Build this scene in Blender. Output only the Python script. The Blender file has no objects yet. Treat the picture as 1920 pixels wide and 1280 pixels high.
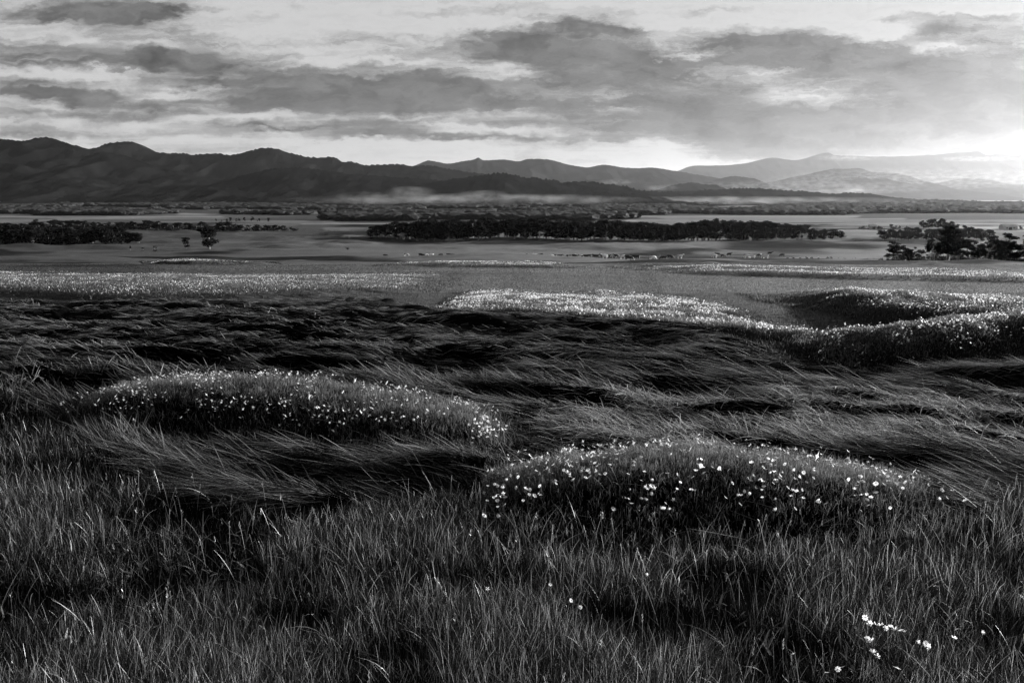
import bpy, math, random
import numpy as np
from mathutils import Vector

# ------------------------------------------------------------------ camera
F = 1500.0                        # focal length in pixels of the 1920-wide frame
PITCH = math.atan(280.0 / F)      # camera looks slightly down
ZC = 2.6                          # eye height over the knoll
SC = bpy.context.scene
COL = SC.collection
cam_d = bpy.data.cameras.new('camera')
cam = bpy.data.objects.new('camera', cam_d)
COL.objects.link(cam)
cam.location = (0, 0, ZC)
cam.rotation_euler = (math.pi / 2 - PITCH, 0, 0)
cam_d.sensor_width = 36
cam_d.lens = 36 * F / 1920
cam_d.clip_start = 0.05
cam_d.clip_end = 200000
SC.camera = cam

# ------------------------------------------------------------------ light
SUN_AZ, SUN_EL = math.radians(60), math.radians(10.5)
SV = Vector((math.sin(SUN_AZ) * math.cos(SUN_EL), math.cos(SUN_AZ) * math.cos(SUN_EL), math.sin(SUN_EL)))
sd = bpy.data.lights.new('sun', 'SUN')
sd.energy = 5.0
sd.angle = math.radians(0.6)
sd.color = (1, 1, 1)
sun = bpy.data.objects.new('sun', sd)
sun.rotation_euler = SV.to_track_quat('Z', 'Y').to_euler()
COL.objects.link(sun)
SC.view_settings.view_transform = 'Standard'
SC.view_settings.look = 'None'
SC.view_settings.exposure = 1.7
SC.view_settings.gamma = 1.0
SC.cycles.use_denoising = True
SC.cycles.denoiser = 'OPENIMAGEDENOISE'
SC.cycles.denoising_prefilter = 'FAST'
SC.cycles.max_bounces = 5
SC.cycles.diffuse_bounces = 2
SC.cycles.glossy_bounces = 1
SC.cycles.transmission_bounces = 3
SC.cycles.transparent_max_bounces = 6
SC.cycles.volume_bounces = 1
SC.cycles.sample_clamp_indirect = 4.0


def tdep(row):
    """slope (rise over run) of the sight line through an image row"""
    v = 640.0 - row
    return (-F * math.sin(PITCH) + v * math.cos(PITCH)) / (F * math.cos(PITCH) + v * math.sin(PITCH))


def sx(x, row):
    v = 640.0 - row
    return (x - 960.0) / (F * math.cos(PITCH) + v * math.sin(PITCH))


# ------------------------------------------------------------------ sky
class NB:
    def __init__(s, tree):
        s.t = tree

    def n(s, typ, **kw):
        nd = s.t.nodes.new(typ)
        for k, v in kw.items():
            setattr(nd, k, v)
        return nd

    def link(s, a, b):
        s.t.links.new(a, b)

    def put(s, sock, v):
        if isinstance(v, bpy.types.NodeSocket):
            s.t.links.new(v, sock)
        else:
            sock.default_value = v

    def m(s, op, a, b=0.0, c=0.0, clamp=False):
        nd = s.n('ShaderNodeMath', operation=op)
        nd.use_clamp = clamp
        s.put(nd.inputs[0], a)
        s.put(nd.inputs[1], b)
        s.put(nd.inputs[2], c)
        return nd.outputs[0]

    def vm(s, op, a, b=None, c=None, out=0):
        nd = s.n('ShaderNodeVectorMath', operation=op)
        s.put(nd.inputs[0], a)
        if b is not None:
            s.put(nd.inputs[1], b)
        if c is not None:
            s.put(nd.inputs[2], c)
        return nd.outputs[out]

    def xyz(s, x, y, z=0.0):
        nd = s.n('ShaderNodeCombineXYZ')
        s.put(nd.inputs[0], x)
        s.put(nd.inputs[1], y)
        s.put(nd.inputs[2], z)
        return nd.outputs[0]

    def noise(s, vec, scale, detail=4.0, rough=0.5, dist=0.0):
        nd = s.n('ShaderNodeTexNoise')
        s.put(nd.inputs['Vector'], vec)
        nd.inputs['Scale'].default_value = scale
        nd.inputs['Detail'].default_value = detail
        nd.inputs['Roughness'].default_value = rough
        nd.inputs['Distortion'].default_value = dist
        return nd.outputs['Fac']

    def smooth(s, v, a, b, lo=0.0, hi=1.0):
        nd = s.n('ShaderNodeMapRange', interpolation_type='SMOOTHSTEP')
        s.put(nd.inputs['Value'], v)
        nd.inputs['From Min'].default_value = a
        nd.inputs['From Max'].default_value = b
        nd.inputs['To Min'].default_value = lo
        nd.inputs['To Max'].default_value = hi
        return nd.outputs['Result']


W = bpy.data.worlds.new("World")
SC.world = W
W.use_nodes = True
W.node_tree.nodes.clear()
nb = NB(W.node_tree)
sky = nb.n('ShaderNodeTexSky', sky_type='NISHITA')
sky.sun_disc = False
sky.sun_elevation = SUN_EL
sky.sun_rotation = SUN_AZ
sky.air_density = 1.0
sky.dust_density = 2.0
bw = nb.n('ShaderNodeRGBToBW')
nb.link(sky.outputs[0], bw.inputs[0])
tc = nb.n('ShaderNodeTexCoord')
sep = nb.n('ShaderNodeSeparateXYZ')
nb.link(tc.outputs['Generated'], sep.inputs[0])
ya = nb.m('MAXIMUM', nb.m('ABSOLUTE', sep.outputs[1]), 0.25)
U = nb.m('DIVIDE', sep.outputs[0], ya)
V = nb.m('DIVIDE', sep.outputs[2], ya)
UV = nb.xyz(U, V)
# a cloud deck seen from below: coordinates on a high level plane
zz = nb.m('ADD', nb.m('MAXIMUM', sep.outputs[2], 0.0), 0.045)
PX = nb.m('DIVIDE', sep.outputs[0], zz)
PY = nb.m('DIVIDE', sep.outputs[1], zz)
deck = nb.xyz(PX, PY)
warp = nb.n('ShaderNodeTexNoise')
nb.link(nb.vm('MULTIPLY', UV, (1.0, 2.6, 1.0)), warp.inputs['Vector'])
warp.inputs['Scale'].default_value = 7.0
warp.inputs['Detail'].default_value = 5.0
warp.inputs['Roughness'].default_value = 0.6
wv = nb.vm('MULTIPLY', nb.vm('SUBTRACT', warp.outputs['Color'], (0.5, 0.5, 0.5)), (0.13, 0.035, 0.0))
warp2 = nb.n('ShaderNodeTexNoise')
nb.link(nb.vm('MULTIPLY', UV, (1.0, 2.2, 1.0)), warp2.inputs['Vector'])
warp2.inputs['Scale'].default_value = 34.0
warp2.inputs['Detail'].default_value = 6.0
warp2.inputs['Roughness'].default_value = 0.65
wv2 = nb.vm('MULTIPLY', nb.vm('SUBTRACT', warp2.outputs['Color'], (0.5, 0.5, 0.5)), (0.07, 0.028, 0.0))
P = nb.vm('ADD', nb.vm('ADD', UV, wv), wv2)
CLOUDS = [  # x, row, half width, half height, weight  (directions in the sky, written as picture coordinates)
    (185, 18, 110, 26, .85), (265, 34, 70, 20, .4), (40, 92, 110, 30, .45), (70, 165, 130, 18, .35), (250, 118, 120, 14, .45),
    (360, 120, 120, 18, .4), (420, 76, 200, 18, .22), (480, 150, 170, 14, .5), (640, 170, 160, 20, .6), (770, 150, 120, 34, .62),
    (730, 185, 230, 15, .5), (960, 196, 260, 16, .55), (560, 205, 180, 10, .4), (935, 72, 80, 16, .85), (1000, 92, 90, 18, .65),
    (1100, 120, 95, 32, 1.0), (1200, 128, 90, 30, .9), (1065, 48, 70, 12, .4), (1150, 60, 80, 8, .25), (1290, 20, 90, 8, .22),
    (1400, 92, 90, 26, .8), (1480, 82, 60, 26, .6), (1560, 112, 70, 30, 1.0), (1640, 110, 80, 24, .8), (1740, 140, 90, 30, 1.0),
    (1830, 150, 70, 22, .75), (1750, 64, 55, 14, .5), (1800, 40, 80, 9, .35), (1880, 92, 50, 18, .5), (1660, 38, 40, 7, .35),
    (1200, 232, 330, 14, .4), (1420, 205, 200, 12, .25), (1330, 170, 120, 22, .35), (1620, 240, 380, 36, .36), (1850, 250, 300, 50, .30),
    (600, 240, 150, 8, .5), (760, 258, 160, 8, .45), (140, 214, 220, 10, .4), (190, 190, 90, 9, .55), (130, 176, 70, 9, .45),
    (200, 252, 300, 10, .35), (1080, 262, 200, 8, .3),
    (1790, 262, 420, 50, .6), (1500, 168, 170, 26, .3), (1930, 225, 190, 80, .8), (1960, 285, 160, 40, .8), (1500, 262, 200, 30, .2), (300, 190, 420, 60, .12),
    (330, 330, 1, 1, 0.0),
]
acc = None
for (x, r, hw, hh, wgt) in CLOUDS[:-1]:
    u0, v0 = sx(x, r), tdep(r)
    su, sv_ = hw / F, hh / F
    q = nb.vm('MULTIPLY_ADD', P, (1 / su, 1 / sv_, 0), (-u0 / su, -v0 / sv_, 0))
    d2 = nb.vm('DOT_PRODUCT', q, q, out=1)
    g = nb.m('POWER', 2.718, nb.m('MULTIPLY', d2, -0.8))
    acc = nb.m('MULTIPLY', g, wgt) if acc is None else nb.m('MULTIPLY_ADD', g, wgt, acc)
n1 = nb.noise(nb.vm('MULTIPLY', deck, (0.42, 0.8, 1)), 1.0, 9.0, 0.64, 0.2)
n2 = nb.noise(nb.vm('MULTIPLY', P, (7.0, 30.0, 1)), 1.0, 9.0, 0.62, 0.15)
n4 = nb.noise(nb.vm('MULTIPLY', P, (4.0, 75.0, 1)), 1.0, 8.0, 0.6, 0.1)
tex = nb.m('MULTIPLY_ADD', nb.m('SUBTRACT', n4, 0.5), 1.3, nb.m('ADD', nb.m('MULTIPLY', nb.m('SUBTRACT', n1, 0.48), 1.5), nb.m('MULTIPLY', nb.m('SUBTRACT', n2, 0.46), 2.0)))
mod = nb.m('MULTIPLY_ADD', acc, 0.5, 0.62, clamp=True)
dens = nb.m('ADD', acc, nb.m('MULTIPLY', tex, mod))
n3 = nb.noise(nb.vm('MULTIPLY', P, (9.0, 26.0, 1)), 1.7, 8.0, 0.62, 0.1)
cov = nb.smooth(dens, 0.04, 0.78)
low = nb.m('MULTIPLY', nb.smooth(V, 0.0, 0.2, 1.08, 1.0), nb.smooth(V, 0.24, 0.8, 1.0, 0.28))   # sky dimmed overhead, out of view, to cut the ambient light
skyL = nb.m('MULTIPLY', nb.m('POWER', bw.outputs[0], 0.05), 3.15)     # evens out the clear sky behind the thin cloud veil
clearL = nb.m('MULTIPLY', skyL, low)
rim = nb.m('MULTIPLY', nb.smooth(dens, -0.25, 0.1), nb.smooth(dens, 0.1, 0.45, 1.0, 0.0))
cloudL = nb.m('MULTIPLY', clearL, nb.m('MULTIPLY_ADD', rim, 0.14, nb.m('MULTIPLY_ADD', nb.m('MULTIPLY', cov, nb.m('MULTIPLY_ADD', n3, 1.0, 0.40)), -0.82, 1.0)))
bg = nb.n('ShaderNodeBackground')
cmb = nb.n('ShaderNodeCombineColor')
for i in range(3):
    nb.link(cloudL, cmb.inputs[i])
nb.link(cmb.outputs[0], bg.inputs['Color'])
bg.inputs['Strength'].default_value = 0.05
wo = nb.n('ShaderNodeOutputWorld')
nb.link(bg.outputs[0], wo.inputs[0])
W.cycles.sampling_method = 'MANUAL'
W.cycles.sample_map_resolution = 512

# ------------------------------------------------------------------ helpers
RNG = np.random.default_rng(7)


def hash2(ix, iy, seed):
    h = (ix.astype(np.int64) * 374761393 + iy.astype(np.int64) * 668265263 + seed * 974634777) & 0xffffffff
    h = ((h ^ (h >> 13)) * 1274126177) & 0xffffffff
    h = h ^ (h >> 16)
    return (h & 0xffff).astype(np.float64) / 65535.0


def vn(x, y, seed=0):
    ix, iy = np.floor(x), np.floor(y)
    fx, fy = x - ix, y - iy
    fx = fx * fx * fx * (fx * (fx * 6 - 15) + 10)
    fy = fy * fy * fy * (fy * (fy * 6 - 15) + 10)
    a, b = hash2(ix, iy, seed), hash2(ix + 1, iy, seed)
    c, d = hash2(ix, iy + 1, seed), hash2(ix + 1, iy + 1, seed)
    return (a + (b - a) * fx) * (1 - fy) + (c + (d - c) * fx) * fy


def fbm(x, y, seed=0, o=4, g=0.5):
    s, a, t = 0.0, 1.0, 0.0
    for k in range(o):
        s = s + a * vn(x * 2 ** k + 13.7 * k, y * 2 ** k - 7.1 * k, seed + k)
        t += a
        a *= g
    return s / t


def smst(x, a, b):
    t = np.clip((x - a) / (b - a), 0, 1)
    return t * t * (3 - 2 * t)


def pchip(xs, ys):
    xs, ys = np.array(xs, float), np.array(ys, float)
    h = np.diff(xs)
    dl = np.diff(ys) / h
    m = np.zeros(len(xs))
    m[0], m[-1] = dl[0], dl[-1]
    for i in range(1, len(xs) - 1):
        if dl[i - 1] * dl[i] > 0:
            w1, w2 = 2 * h[i] + h[i - 1], h[i] + 2 * h[i - 1]
            m[i] = (w1 + w2) / (w1 / dl[i - 1] + w2 / dl[i])

    def f(x):
        x = np.clip(x, xs[0], xs[-1])
        i = np.clip(np.searchsorted(xs, x) - 1, 0, len(xs) - 2)
        t = (x - xs[i]) / h[i]
        t2, t3 = t * t, t * t * t
        return ((2 * t3 - 3 * t2 + 1) * ys[i] + (t3 - 2 * t2 + t) * h[i] * m[i]
                + (-2 * t3 + 3 * t2) * ys[i + 1] + (t3 - t2) * h[i] * m[i + 1])
    return f


# how far away (metres) the ground lies in each row of the photograph
ROWS = [(1500, 2.7), (1280, 4.0), (1050, 6.0), (950, 7.4), (850, 9.4), (760, 12), (700, 15), (640, 20), (600, 26), (560, 36),
        (530, 52), (510, 82), (500, 120), (493, 200), (486, 310), (480, 400), (468, 470), (455, 568), (435, 760), (420, 1000),
        (406, 1500), (395.5, 2200), (389, 3000), (382.5, 5000), (378.7, 8000), (375, 13000), (370, 30000), (367, 60000)]
_Y = [r[1] for r in ROWS]
_Z = [r[1] * tdep(r[0]) for r in ROWS]
_bz = pchip(np.log(_Y), _Z)
_rowY = pchip([-r[0] for r in ROWS], np.log(_Y))


def base(Y):
    return _bz(np.log(np.maximum(Y, 2.7))) + ZC


def rowY(row):
    return float(np.exp(_rowY(np.array(-float(row)))))


def project(X, Y, Z):
    """picture coordinates of a point (used only to lay out the ground plan)"""
    c, s_ = math.cos(PITCH), math.sin(PITCH)
    dz = Z - ZC
    dep = Y * c - dz * s_
    up = Y * s_ + dz * c
    dep = np.maximum(dep, 0.1)
    return 960 + F * X / dep, 640 - F * up / dep


# flower banks: crest points (x, row) with the distance of the crest, front and back widths
BANKS = [
    dict(n='near', p=[(800, 955, 950), (880, 928, 945), (960, 902, 941), (1060, 879, 938), (1180, 866, 937), (1300, 864, 936), (1400, 871, 936),
                      (1500, 880, 937), (1600, 894, 938), (1700, 912, 941), (1790, 935, 946), (1880, 958, 955)], wf=2.2, wb=1.0, pl=0.2, e=.10),
    dict(n='left', p=[(120, 758, 765), (190, 738, 775), (240, 722, 779), (300, 714, 782), (400, 711, 784), (500, 712, 786), (600, 722, 790),
                      (700, 738, 800), (760, 749, 808), (820, 759, 817), (880, 775, 826), (930, 796, 834), (990, 838, 843)], wf=1.9, wb=1.4, pl=.4, e=.12),
    dict(n='rightmid', p=[(1400, 648, 648), (1500, 637, 646), (1600, 615, 642), (1680, 601, 638), (1750, 590, 635), (1800, 587, 634), (1850, 591, 633),
                          (1920, 583, 632), (2050, 578, 630), (2300, 585, 630)], wf=2.2, wb=2.0, pl=.6, e=.1),
    dict(n='centre', p=[(790, 589, 590), (840, 576, 593), (960, 574, 597), (1100, 584, 605), (1250, 594, 614), (1400, 603, 623), (1500, 611, 628),
                        (1590, 630, 633)], wf=.9, wb=14, pl=7.0, e=.15),
    dict(n='rightback', p=[(1420, 562, 566), (1480, 556, 577), (1560, 554, 586), (1640, 557, 594), (1720, 558, 598), (1800, 560, 600), (1920, 566, 600),
                           (2200, 578, 598)], wf=1.5, wb=9, pl=3.0, e=.12),
    dict(n='leftback', p=[(-500, 528, 550), (0, 533, 551), (150, 537, 554), (300, 540, 556), (450, 540, 555), (600, 537, 551), (700, 536, 547),
                          (780, 540, 546), (830, 549, 549)], wf=1.4, wb=20, pl=14, e=.1),
    dict(n='rightfar', p=[(1240, 515, 516), (1330, 508, 518), (1440, 509, 521), (1540, 512, 523), (1640, 515, 525), (1760, 516, 527), (1900, 519, 530),
                          (2300, 524, 534)], wf=2.5, wb=40, pl=16, e=.12),
    dict(n='centrefar', p=[(700, 499, 500), (760, 496, 500), (840, 495, 501), (960, 495, 502), (1060, 495, 503), (1120, 503, 504)], wf=4, wb=70, pl=30, e=.2),
    dict(n='leftfar', p=[(270, 495, 496), (310, 488, 498), (370, 488, 499), (420, 491, 499), (450, 498, 499)], wf=3.5, wb=30, pl=8, e=.2),
]
HUM = [(700, 487, 80, 3.0), (560, 494, 70, 3), (240, 497, 60, 2.5), (480, 498, 60, 3), (1420, 488, 90, 2.5), (1560, 490, 60, 2), (1850, 496, 90, 3),
       (1230, 503, 60, 2.5), (1330, 498, 50, 2), (1200, 478, 110, 1.6), (1010, 472, 120, 1.4), (780, 470, 90, 1.4), (1480, 474, 90, 1.4),
       (380, 480, 60, 1.6), (120, 484, 110, 2), (520, 460, 150, 2.0), (900, 485, 50, 1.5), (1750, 502, 60, 2.0)]
for b in BANKS:
    yy = np.array([rowY(c) for x, r, c in b['p']])
    b['YY'] = yy
    b['Y'] = float(np.median(yy))
    b['X'] = np.array([sx(x, c) * y for (x, r, c), y in zip(b['p'], yy)])
    b['H'] = np.array([tdep(r) * y + ZC for (x, r, c), y in zip(b['p'], yy)]) - base(yy)
    # the leafy plants on top make up part of the height
    b['fol'] = 0.13 if b['Y'] < 15 else 0.11 if b['Y'] < 60 else 0.14
    b['H'] = np.maximum(b['H'] * (1.08 if b['Y'] < 9 else 1.0) - b['fol'] * (.5 if b['Y'] < 9 else 1.0), 0.03)
    if b['n'] not in ('rightmid', 'rightback', 'rightfar'):
        b['H'][-1] = 0
    if b['n'] != 'leftback':
        b['H'][0] = 0


def bank_amount(b, X, Y):
    yc = np.interp(X, b['X'], b['YY'])
    dy0 = (0.12 if b['Y'] < 15 else .5) * b['wf'] * (fbm(X / (b['Y'] * .07), Y * 0 + b['Y'], 31, 3) - .5)
    dy = Y - yc - dy0
    fr = smst(dy, -b['wf'], -0.02 * b['wf']) ** (2.6 if b['Y'] < 9 else 1.6 if b['Y'] < 15 else .9)
    wob = 1 + (.9 if b['Y'] > 15 else .3) * (fbm(X / (b['Y'] * .16), X * 0 + b['Y'] * 2, 34, 3) - .5)
    bk = 1 - smst(dy, b['pl'] * wob, b['pl'] * wob + b['wb'] * wob)
    e = np.minimum(X - b['X'][0], b['X'][-1] - X) / (.10 * b['Y']) + .9 * (vn(Y / (.05 * b['Y']), X / (.09 * b['Y']), 33) - .35)
    inside = (X > b['X'][0]) & (X < b['X'][-1])
    return np.where(inside, fr * bk * smst(e, 0, 1), 0.0), dy


def flat_mask(X, Y):
    """where the tall grass lies pressed flat: from the near bank out to about 35 m"""
    x, r = project(X, Y, base(Y))
    bx = [-400, 0, 100, 160, 260, 400, 560, 700, 850, 950, 1800, 1900, 2400]
    by = [690, 722, 790, 850, 915, 955, 980, 970, 945, 1010, 1010, 950, 940]
    lim = np.interp(x, bx, by)
    tx = [-400, 0, 500, 700, 850, 1000, 1300, 1500, 2400]
    ty = [556, 556, 560, 562, 588, 600, 618, 645, 652]
    top = np.interp(x, tx, ty)
    return smst(lim + 14 * (vn(X * 1.7, Y * 1.7, 5) - .5) - r, -6, 8) * smst(r - top, -2, 7)


FLOW = math.radians(-24)
DIPS = [(1850, 662, 5.0, 2.3, .65), (1640, 655, 2.5, 1.3, .25), (1350, 1015, 1.3, .55, .14), (450, 828, 2.0, .9, .2), (1250, 636, 4.0, 1.6, .2),  # hollows added to deepen the shadow in front of the banks
        (200, 562, 14, 3.5, .3), (1720, 606, 5.5, 2.2, .5)]


def ground(X, Y):
    z = base(Y)
    fm = flat_mask(X, Y)
    a = X * math.cos(FLOW) + Y * math.sin(FLOW)
    c = -X * math.sin(FLOW) + Y * math.cos(FLOW)
    c = c + 0.9 * (vn(a / 3.1, c / 2.3, 77) - .5)
    w = np.sin(np.pi * vn(a / 2.4, c / .75, 11)) ** 2
    w2 = vn(a / 1.0, c / .33, 12)
    w3 = np.sin(np.pi * vn(a / 5.5, c / 2.2, 13)) ** 2
    onb = np.zeros_like(z)
    for b in BANKS:
        if b['Y'] < 60:
            onb = np.maximum(onb, smst(bank_amount(b, X, Y)[0], 0, .3) * smst(np.interp(X, b['X'], b['H']), .0, .1))
    fm = fm * (1 - onb)
    z = z + fm * (0.26 * (w - .5) + .10 * (w2 - .5) + .34 * (w3 - .5) * smst(Y, 8, 16)
              + .15 * (np.sin(np.pi * vn(a / 1.3 + 5, c / .45, 14)) ** 2 - .5))
    for (x, r, dx, dyy, dp) in DIPS:
        yy = rowY(r)
        z = z - dp * np.exp(-((X - sx(x, r) * yy) / dx) ** 2 - ((Y - yy) / dyy) ** 2)
    # rough turf elsewhere
    z = z + (1 - fm) * 0.06 * (fbm(X * 1.1, Y * 1.1, 21, 3) - .5) * (1 - smst(Y, 30, 60))
    # hollow in front of the near bank / gentle rolls in the far meadow
    k = smst(Y, 45, 90) * (1 - smst(Y, 700, 1100)) * (1 - .9 * smst(Y, 240, 290) * (1 - smst(Y, 430, 480)))
    rz = np.maximum(fbm(X / 34, Y / 12, 41, 3) - .52, 0) * 4.2
    z = z + k * (rz * (0.45 + 0.5 * smst(Y, 120, 400)) + smst(Y, 150, 260) * np.maximum(fbm(X / 62, Y / 24, 43, 3) - .5, 0) * 7)
    best = np.zeros_like(z)
    for b in BANKS:
        am, dy = bank_amount(b, X, Y)
        h = np.interp(X, b['X'], b['H'])
        lump = 1 + b['e'] * 3.2 * (fbm(X / (b['Y'] * .05), Y / (b['Y'] * .05), 51, 3) - .5) * smst(np.abs(dy), 0, b['wf'])
        best = np.maximum(best, am * h * lump)
    for (x, r, hw, hp) in HUM:
        yy = rowY(r)
        xx = sx(x, r) * yy
        hh = hp * yy / F * 1.1 + .25
        wx = hw * yy / F * .6
        best = np.maximum(best, hh * np.exp(-((X - xx) / wx) ** 2 * 1.5) * smst(Y - yy, -hh * 4, 0) * (1 - smst(Y - yy, hh * 4, hh * 22)))
    # low rise of the far woods
    return z + best


def mk_mesh(name, V_, Fq, attrs=None, smooth=True):
    me = bpy.data.meshes.new(name)
    V_ = np.ascontiguousarray(V_, dtype=np.float32).reshape(-1, 3)
    Fq = np.ascontiguousarray(Fq, dtype=np.int32)
    nf, k = Fq.shape
    me.vertices.add(len(V_))
    me.vertices.foreach_set('co', V_.ravel())
    me.loops.add(nf * k)
    me.loops.foreach_set('vertex_index', Fq.ravel())
    me.polygons.add(nf)
    me.polygons.foreach_set('loop_start', np.arange(nf, dtype=np.int32) * k)
    if attrs:
        for an, av in attrs.items():
            at = me.attributes.new(an, 'FLOAT', 'POINT')
            at.data.foreach_set('value', np.ascontiguousarray(av, dtype=np.float32).ravel())
    if not smooth:
        me.polygons.foreach_set('use_smooth', np.zeros(nf, dtype=bool))
    me.update(calc_edges=True)
    return me


def add_obj(name, me, mat=None, parent=None, loc=(0, 0, 0)):
    o = bpy.data.objects.new(name, me)
    COL.objects.link(o)
    o.location = loc
    if mat is not None and me is not None and not me.materials:
        me.materials.append(mat)
    if parent is not None:
        o.parent = parent
    return o


def tag(o, label=None, cat=None, group=None, kind=None):
    if label:
        o['label'] = label
    if cat:
        o['category'] = cat
    if group:
        o['group'] = group
    if kind:
        o['kind'] = kind
    return o


# ------------------------------------------------------------------ materials
def new_mat(name):
    m = bpy.data.materials.new(name)
    m.use_nodes = True
    m.node_tree.nodes.clear()
    return m, NB(m.node_tree)


def grey(n, v):
    c = n.n('ShaderNodeCombineColor')
    for i in range(3):
        n.put(c.inputs[i], v)
    return c.outputs[0]


def blade_mat(name, gain=1.0, trans=0.45, gloss=0.05, rough=0.35):
    m, n = new_mat(name)
    a = n.n('ShaderNodeAttribute', attribute_name='tone')
    col = grey(n, n.m('MULTIPLY', a.outputs['Fac'], gain))
    d = n.n('ShaderNodeBsdfDiffuse')
    t = n.n('ShaderNodeBsdfTranslucent')
    g = n.n('ShaderNodeBsdfGlossy')
    g.inputs['Roughness'].default_value = rough
    n.link(grey(n, n.m('MULTIPLY', a.outputs['Fac'], 5.0 * gain, clamp=True)), g.inputs['Color'])
    n.link(col, d.inputs['Color'])
    n.link(col, t.inputs['Color'])
    mx = n.n('ShaderNodeMixShader')
    mx.inputs[0].default_value = trans
    n.link(d.outputs[0], mx.inputs[1])
    n.link(t.outputs[0], mx.inputs[2])
    m2 = n.n('ShaderNodeMixShader')
    m2.inputs[0].default_value = gloss
    n.link(mx.outputs[0], m2.inputs[1])
    n.link(g.outputs[0], m2.inputs[2])
    o = n.n('ShaderNodeOutputMaterial')
    n.link(m2.outputs[0], o.inputs[0])
    return m


def noisy_mat(name, lo, hi, scale, bump=0.0, bscale=1.0, rough=0.9, attr=None, detail=5.0, stretch=(1, 1, 1), bdist=1.0, spec=0.15):
    m, n = new_mat(name)
    g = n.n('ShaderNodeNewGeometry')
    p = n.vm('MULTIPLY', g.outputs['Position'], stretch)
    f = n.noise(p, scale, detail, 0.6)
    v = n.smooth(f, 0.32, 0.68, lo, hi)
    if attr:
        a = n.n('ShaderNodeAttribute', attribute_name=attr)
        v = n.m('MULTIPLY', v, a.outputs['Fac'])
    pr = n.n('ShaderNodeBsdfPrincipled')
    n.link(grey(n, v), pr.inputs['Base Color'])
    pr.inputs['Roughness'].default_value = rough
    pr.inputs['Specular IOR Level'].default_value = spec
    if attr:
        n.link(n.m('MULTIPLY', a.outputs['Fac'], 5.0, clamp=True), pr.inputs['Specular IOR Level'])
    if bump:
        bn = n.n('ShaderNodeBump')
        bn.inputs['Strength'].default_value = bump
        bn.inputs['Distance'].default_value = bdist
        n.link(n.noise(p, bscale, 4.0, 0.6), bn.inputs['Height'])
        n.link(bn.outputs[0], pr.inputs['Normal'])
    o = n.n('ShaderNodeOutputMaterial')
    n.link(pr.outputs[0], o.inputs[0])
    return m


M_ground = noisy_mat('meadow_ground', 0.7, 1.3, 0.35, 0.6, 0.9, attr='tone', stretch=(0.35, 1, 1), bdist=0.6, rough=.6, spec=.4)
M_grass = blade_mat('upright_grass', 0.9, 0.40, 0.06, 0.4)
M_flat = blade_mat('flattened_grass', 2.1, 0.34, 0.09, 0.45)
M_mead = blade_mat('meadow_grass', 1.0, 0.5, 0.03, 0.5)
M_fol = blade_mat('feathery_leaves', 1.0, 0.5, 0.03, 0.5)
M_petal = blade_mat('petals', 1.0, 0.35, 0.02, 0.5)

# ------------------------------------------------------------------ ground sheet
NR, NCOL = 1150, 900
q = np.linspace(0, 1, NR)
Yr = np.concatenate([np.arange(-5, 2.5, .3), np.arange(2.5, 30, .055), np.exp(np.linspace(math.log(30), math.log(60000), 640))])
NR = len(Yr)
s_ = np.linspace(-1, 1, NCOL)
s_ = 1.25 * (0.72 * s_ + 0.28 * s_ ** 3)
YY, SS = np.meshgrid(Yr, s_, indexing='ij')
XX = (YY + 9.0) * SS
ZZ = ground(XX, YY)
fm = flat_mask(XX, YY)
tone = (0.06 * smst(YY, 16, 45) + 0.002) * (.45 + .6 * smst(SS + .25 * (vn(XX / 60, YY / 25, 8) - .5), -.5, .1))  # darkens leftward, painting in the dimmer light away from the sun
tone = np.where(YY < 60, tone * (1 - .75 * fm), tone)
# far farmland: patchwork of pale and dark fields
cell = hash2(np.floor(XX / 330 + .25 * np.floor(YY / 260)), np.floor(YY / 260), 3)
pat = 0.02 + 0.06 * cell ** 2
tone = tone * (1 - smst(YY, 640, 800)) + pat * smst(YY, 640, 800)
strk = fbm(XX / (18 + YY * .13), YY / (3 + YY * .03), 45, 4)
tone = tone * (1 + (.15 + 1.1 * smst(strk, .38, .52) - 1) * smst(YY, 60, 150) * (1 - smst(YY, 900, 1500)))
tone = np.where(YY > 3200, 0.04, tone)
pxx, prr = project(XX, YY, ZZ)
FIELDS = [(-200, 425, 405.5, 408.2, .20), (100, 430, 409.2, 411.5, .14), (250, 640, 413, 417, .10), (455, 525, 396.5, 399.5, .45), (330, 420, 400, 403, .22),
          (625, 660, 398, 400.5, .6), (560, 900, 418.5, 420.5, .20), (600, 700, 426, 433, .10), (640, 690, 441, 444, .16), (1165, 1235, 411, 415, .22),
          (1130, 1160, 400, 403.5, .30), (1000, 1045, 398, 401, .2), (1190, 1620, 404, 408, .16), (1190, 1700, 409, 418, .12), (1560, 1960, 412, 424, .10),
          (1200, 2100, 419, 421, .20), (1560, 2100, 431, 434, .22), (1575, 1660, 434, 447, .12), (1500, 2200, 426, 428, .17), (1780, 2100, 425, 429, .30),
          (-200, 300, 436, 442, .05), (250, 640, 438, 447, .035)]
for (x0, x1, r0, r1, tv_) in FIELDS:
    ed = 12 * (vn(prr * .9, prr * 0 + x0, 17) - .5)
    pr2 = prr + 1.8 * (fbm(pxx / 90, prr * 0 + r0, 18, 3) - .5)
    fmk_ = smst(pxx + ed, x0, x0 + 14) * (1 - smst(pxx + ed, x1 - 14, x1)) * smst(pr2, r0 - .4, r0 + .4) * (1 - smst(pr2, r1 - .4, r1 + .4)) * smst(fbm(pxx / 140, prr / .8, 19, 3), .25, .5)
    tone = tone + (tv_ * .75 - tone) * fmk_ * (YY > 500)
idx = np.arange(NR * NCOL).reshape(NR, NCOL)
Fg = np.stack([idx[:-1, :-1], idx[:-1, 1:], idx[1:, 1:], idx[1:, :-1]], -1).reshape(-1, 4)
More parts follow.
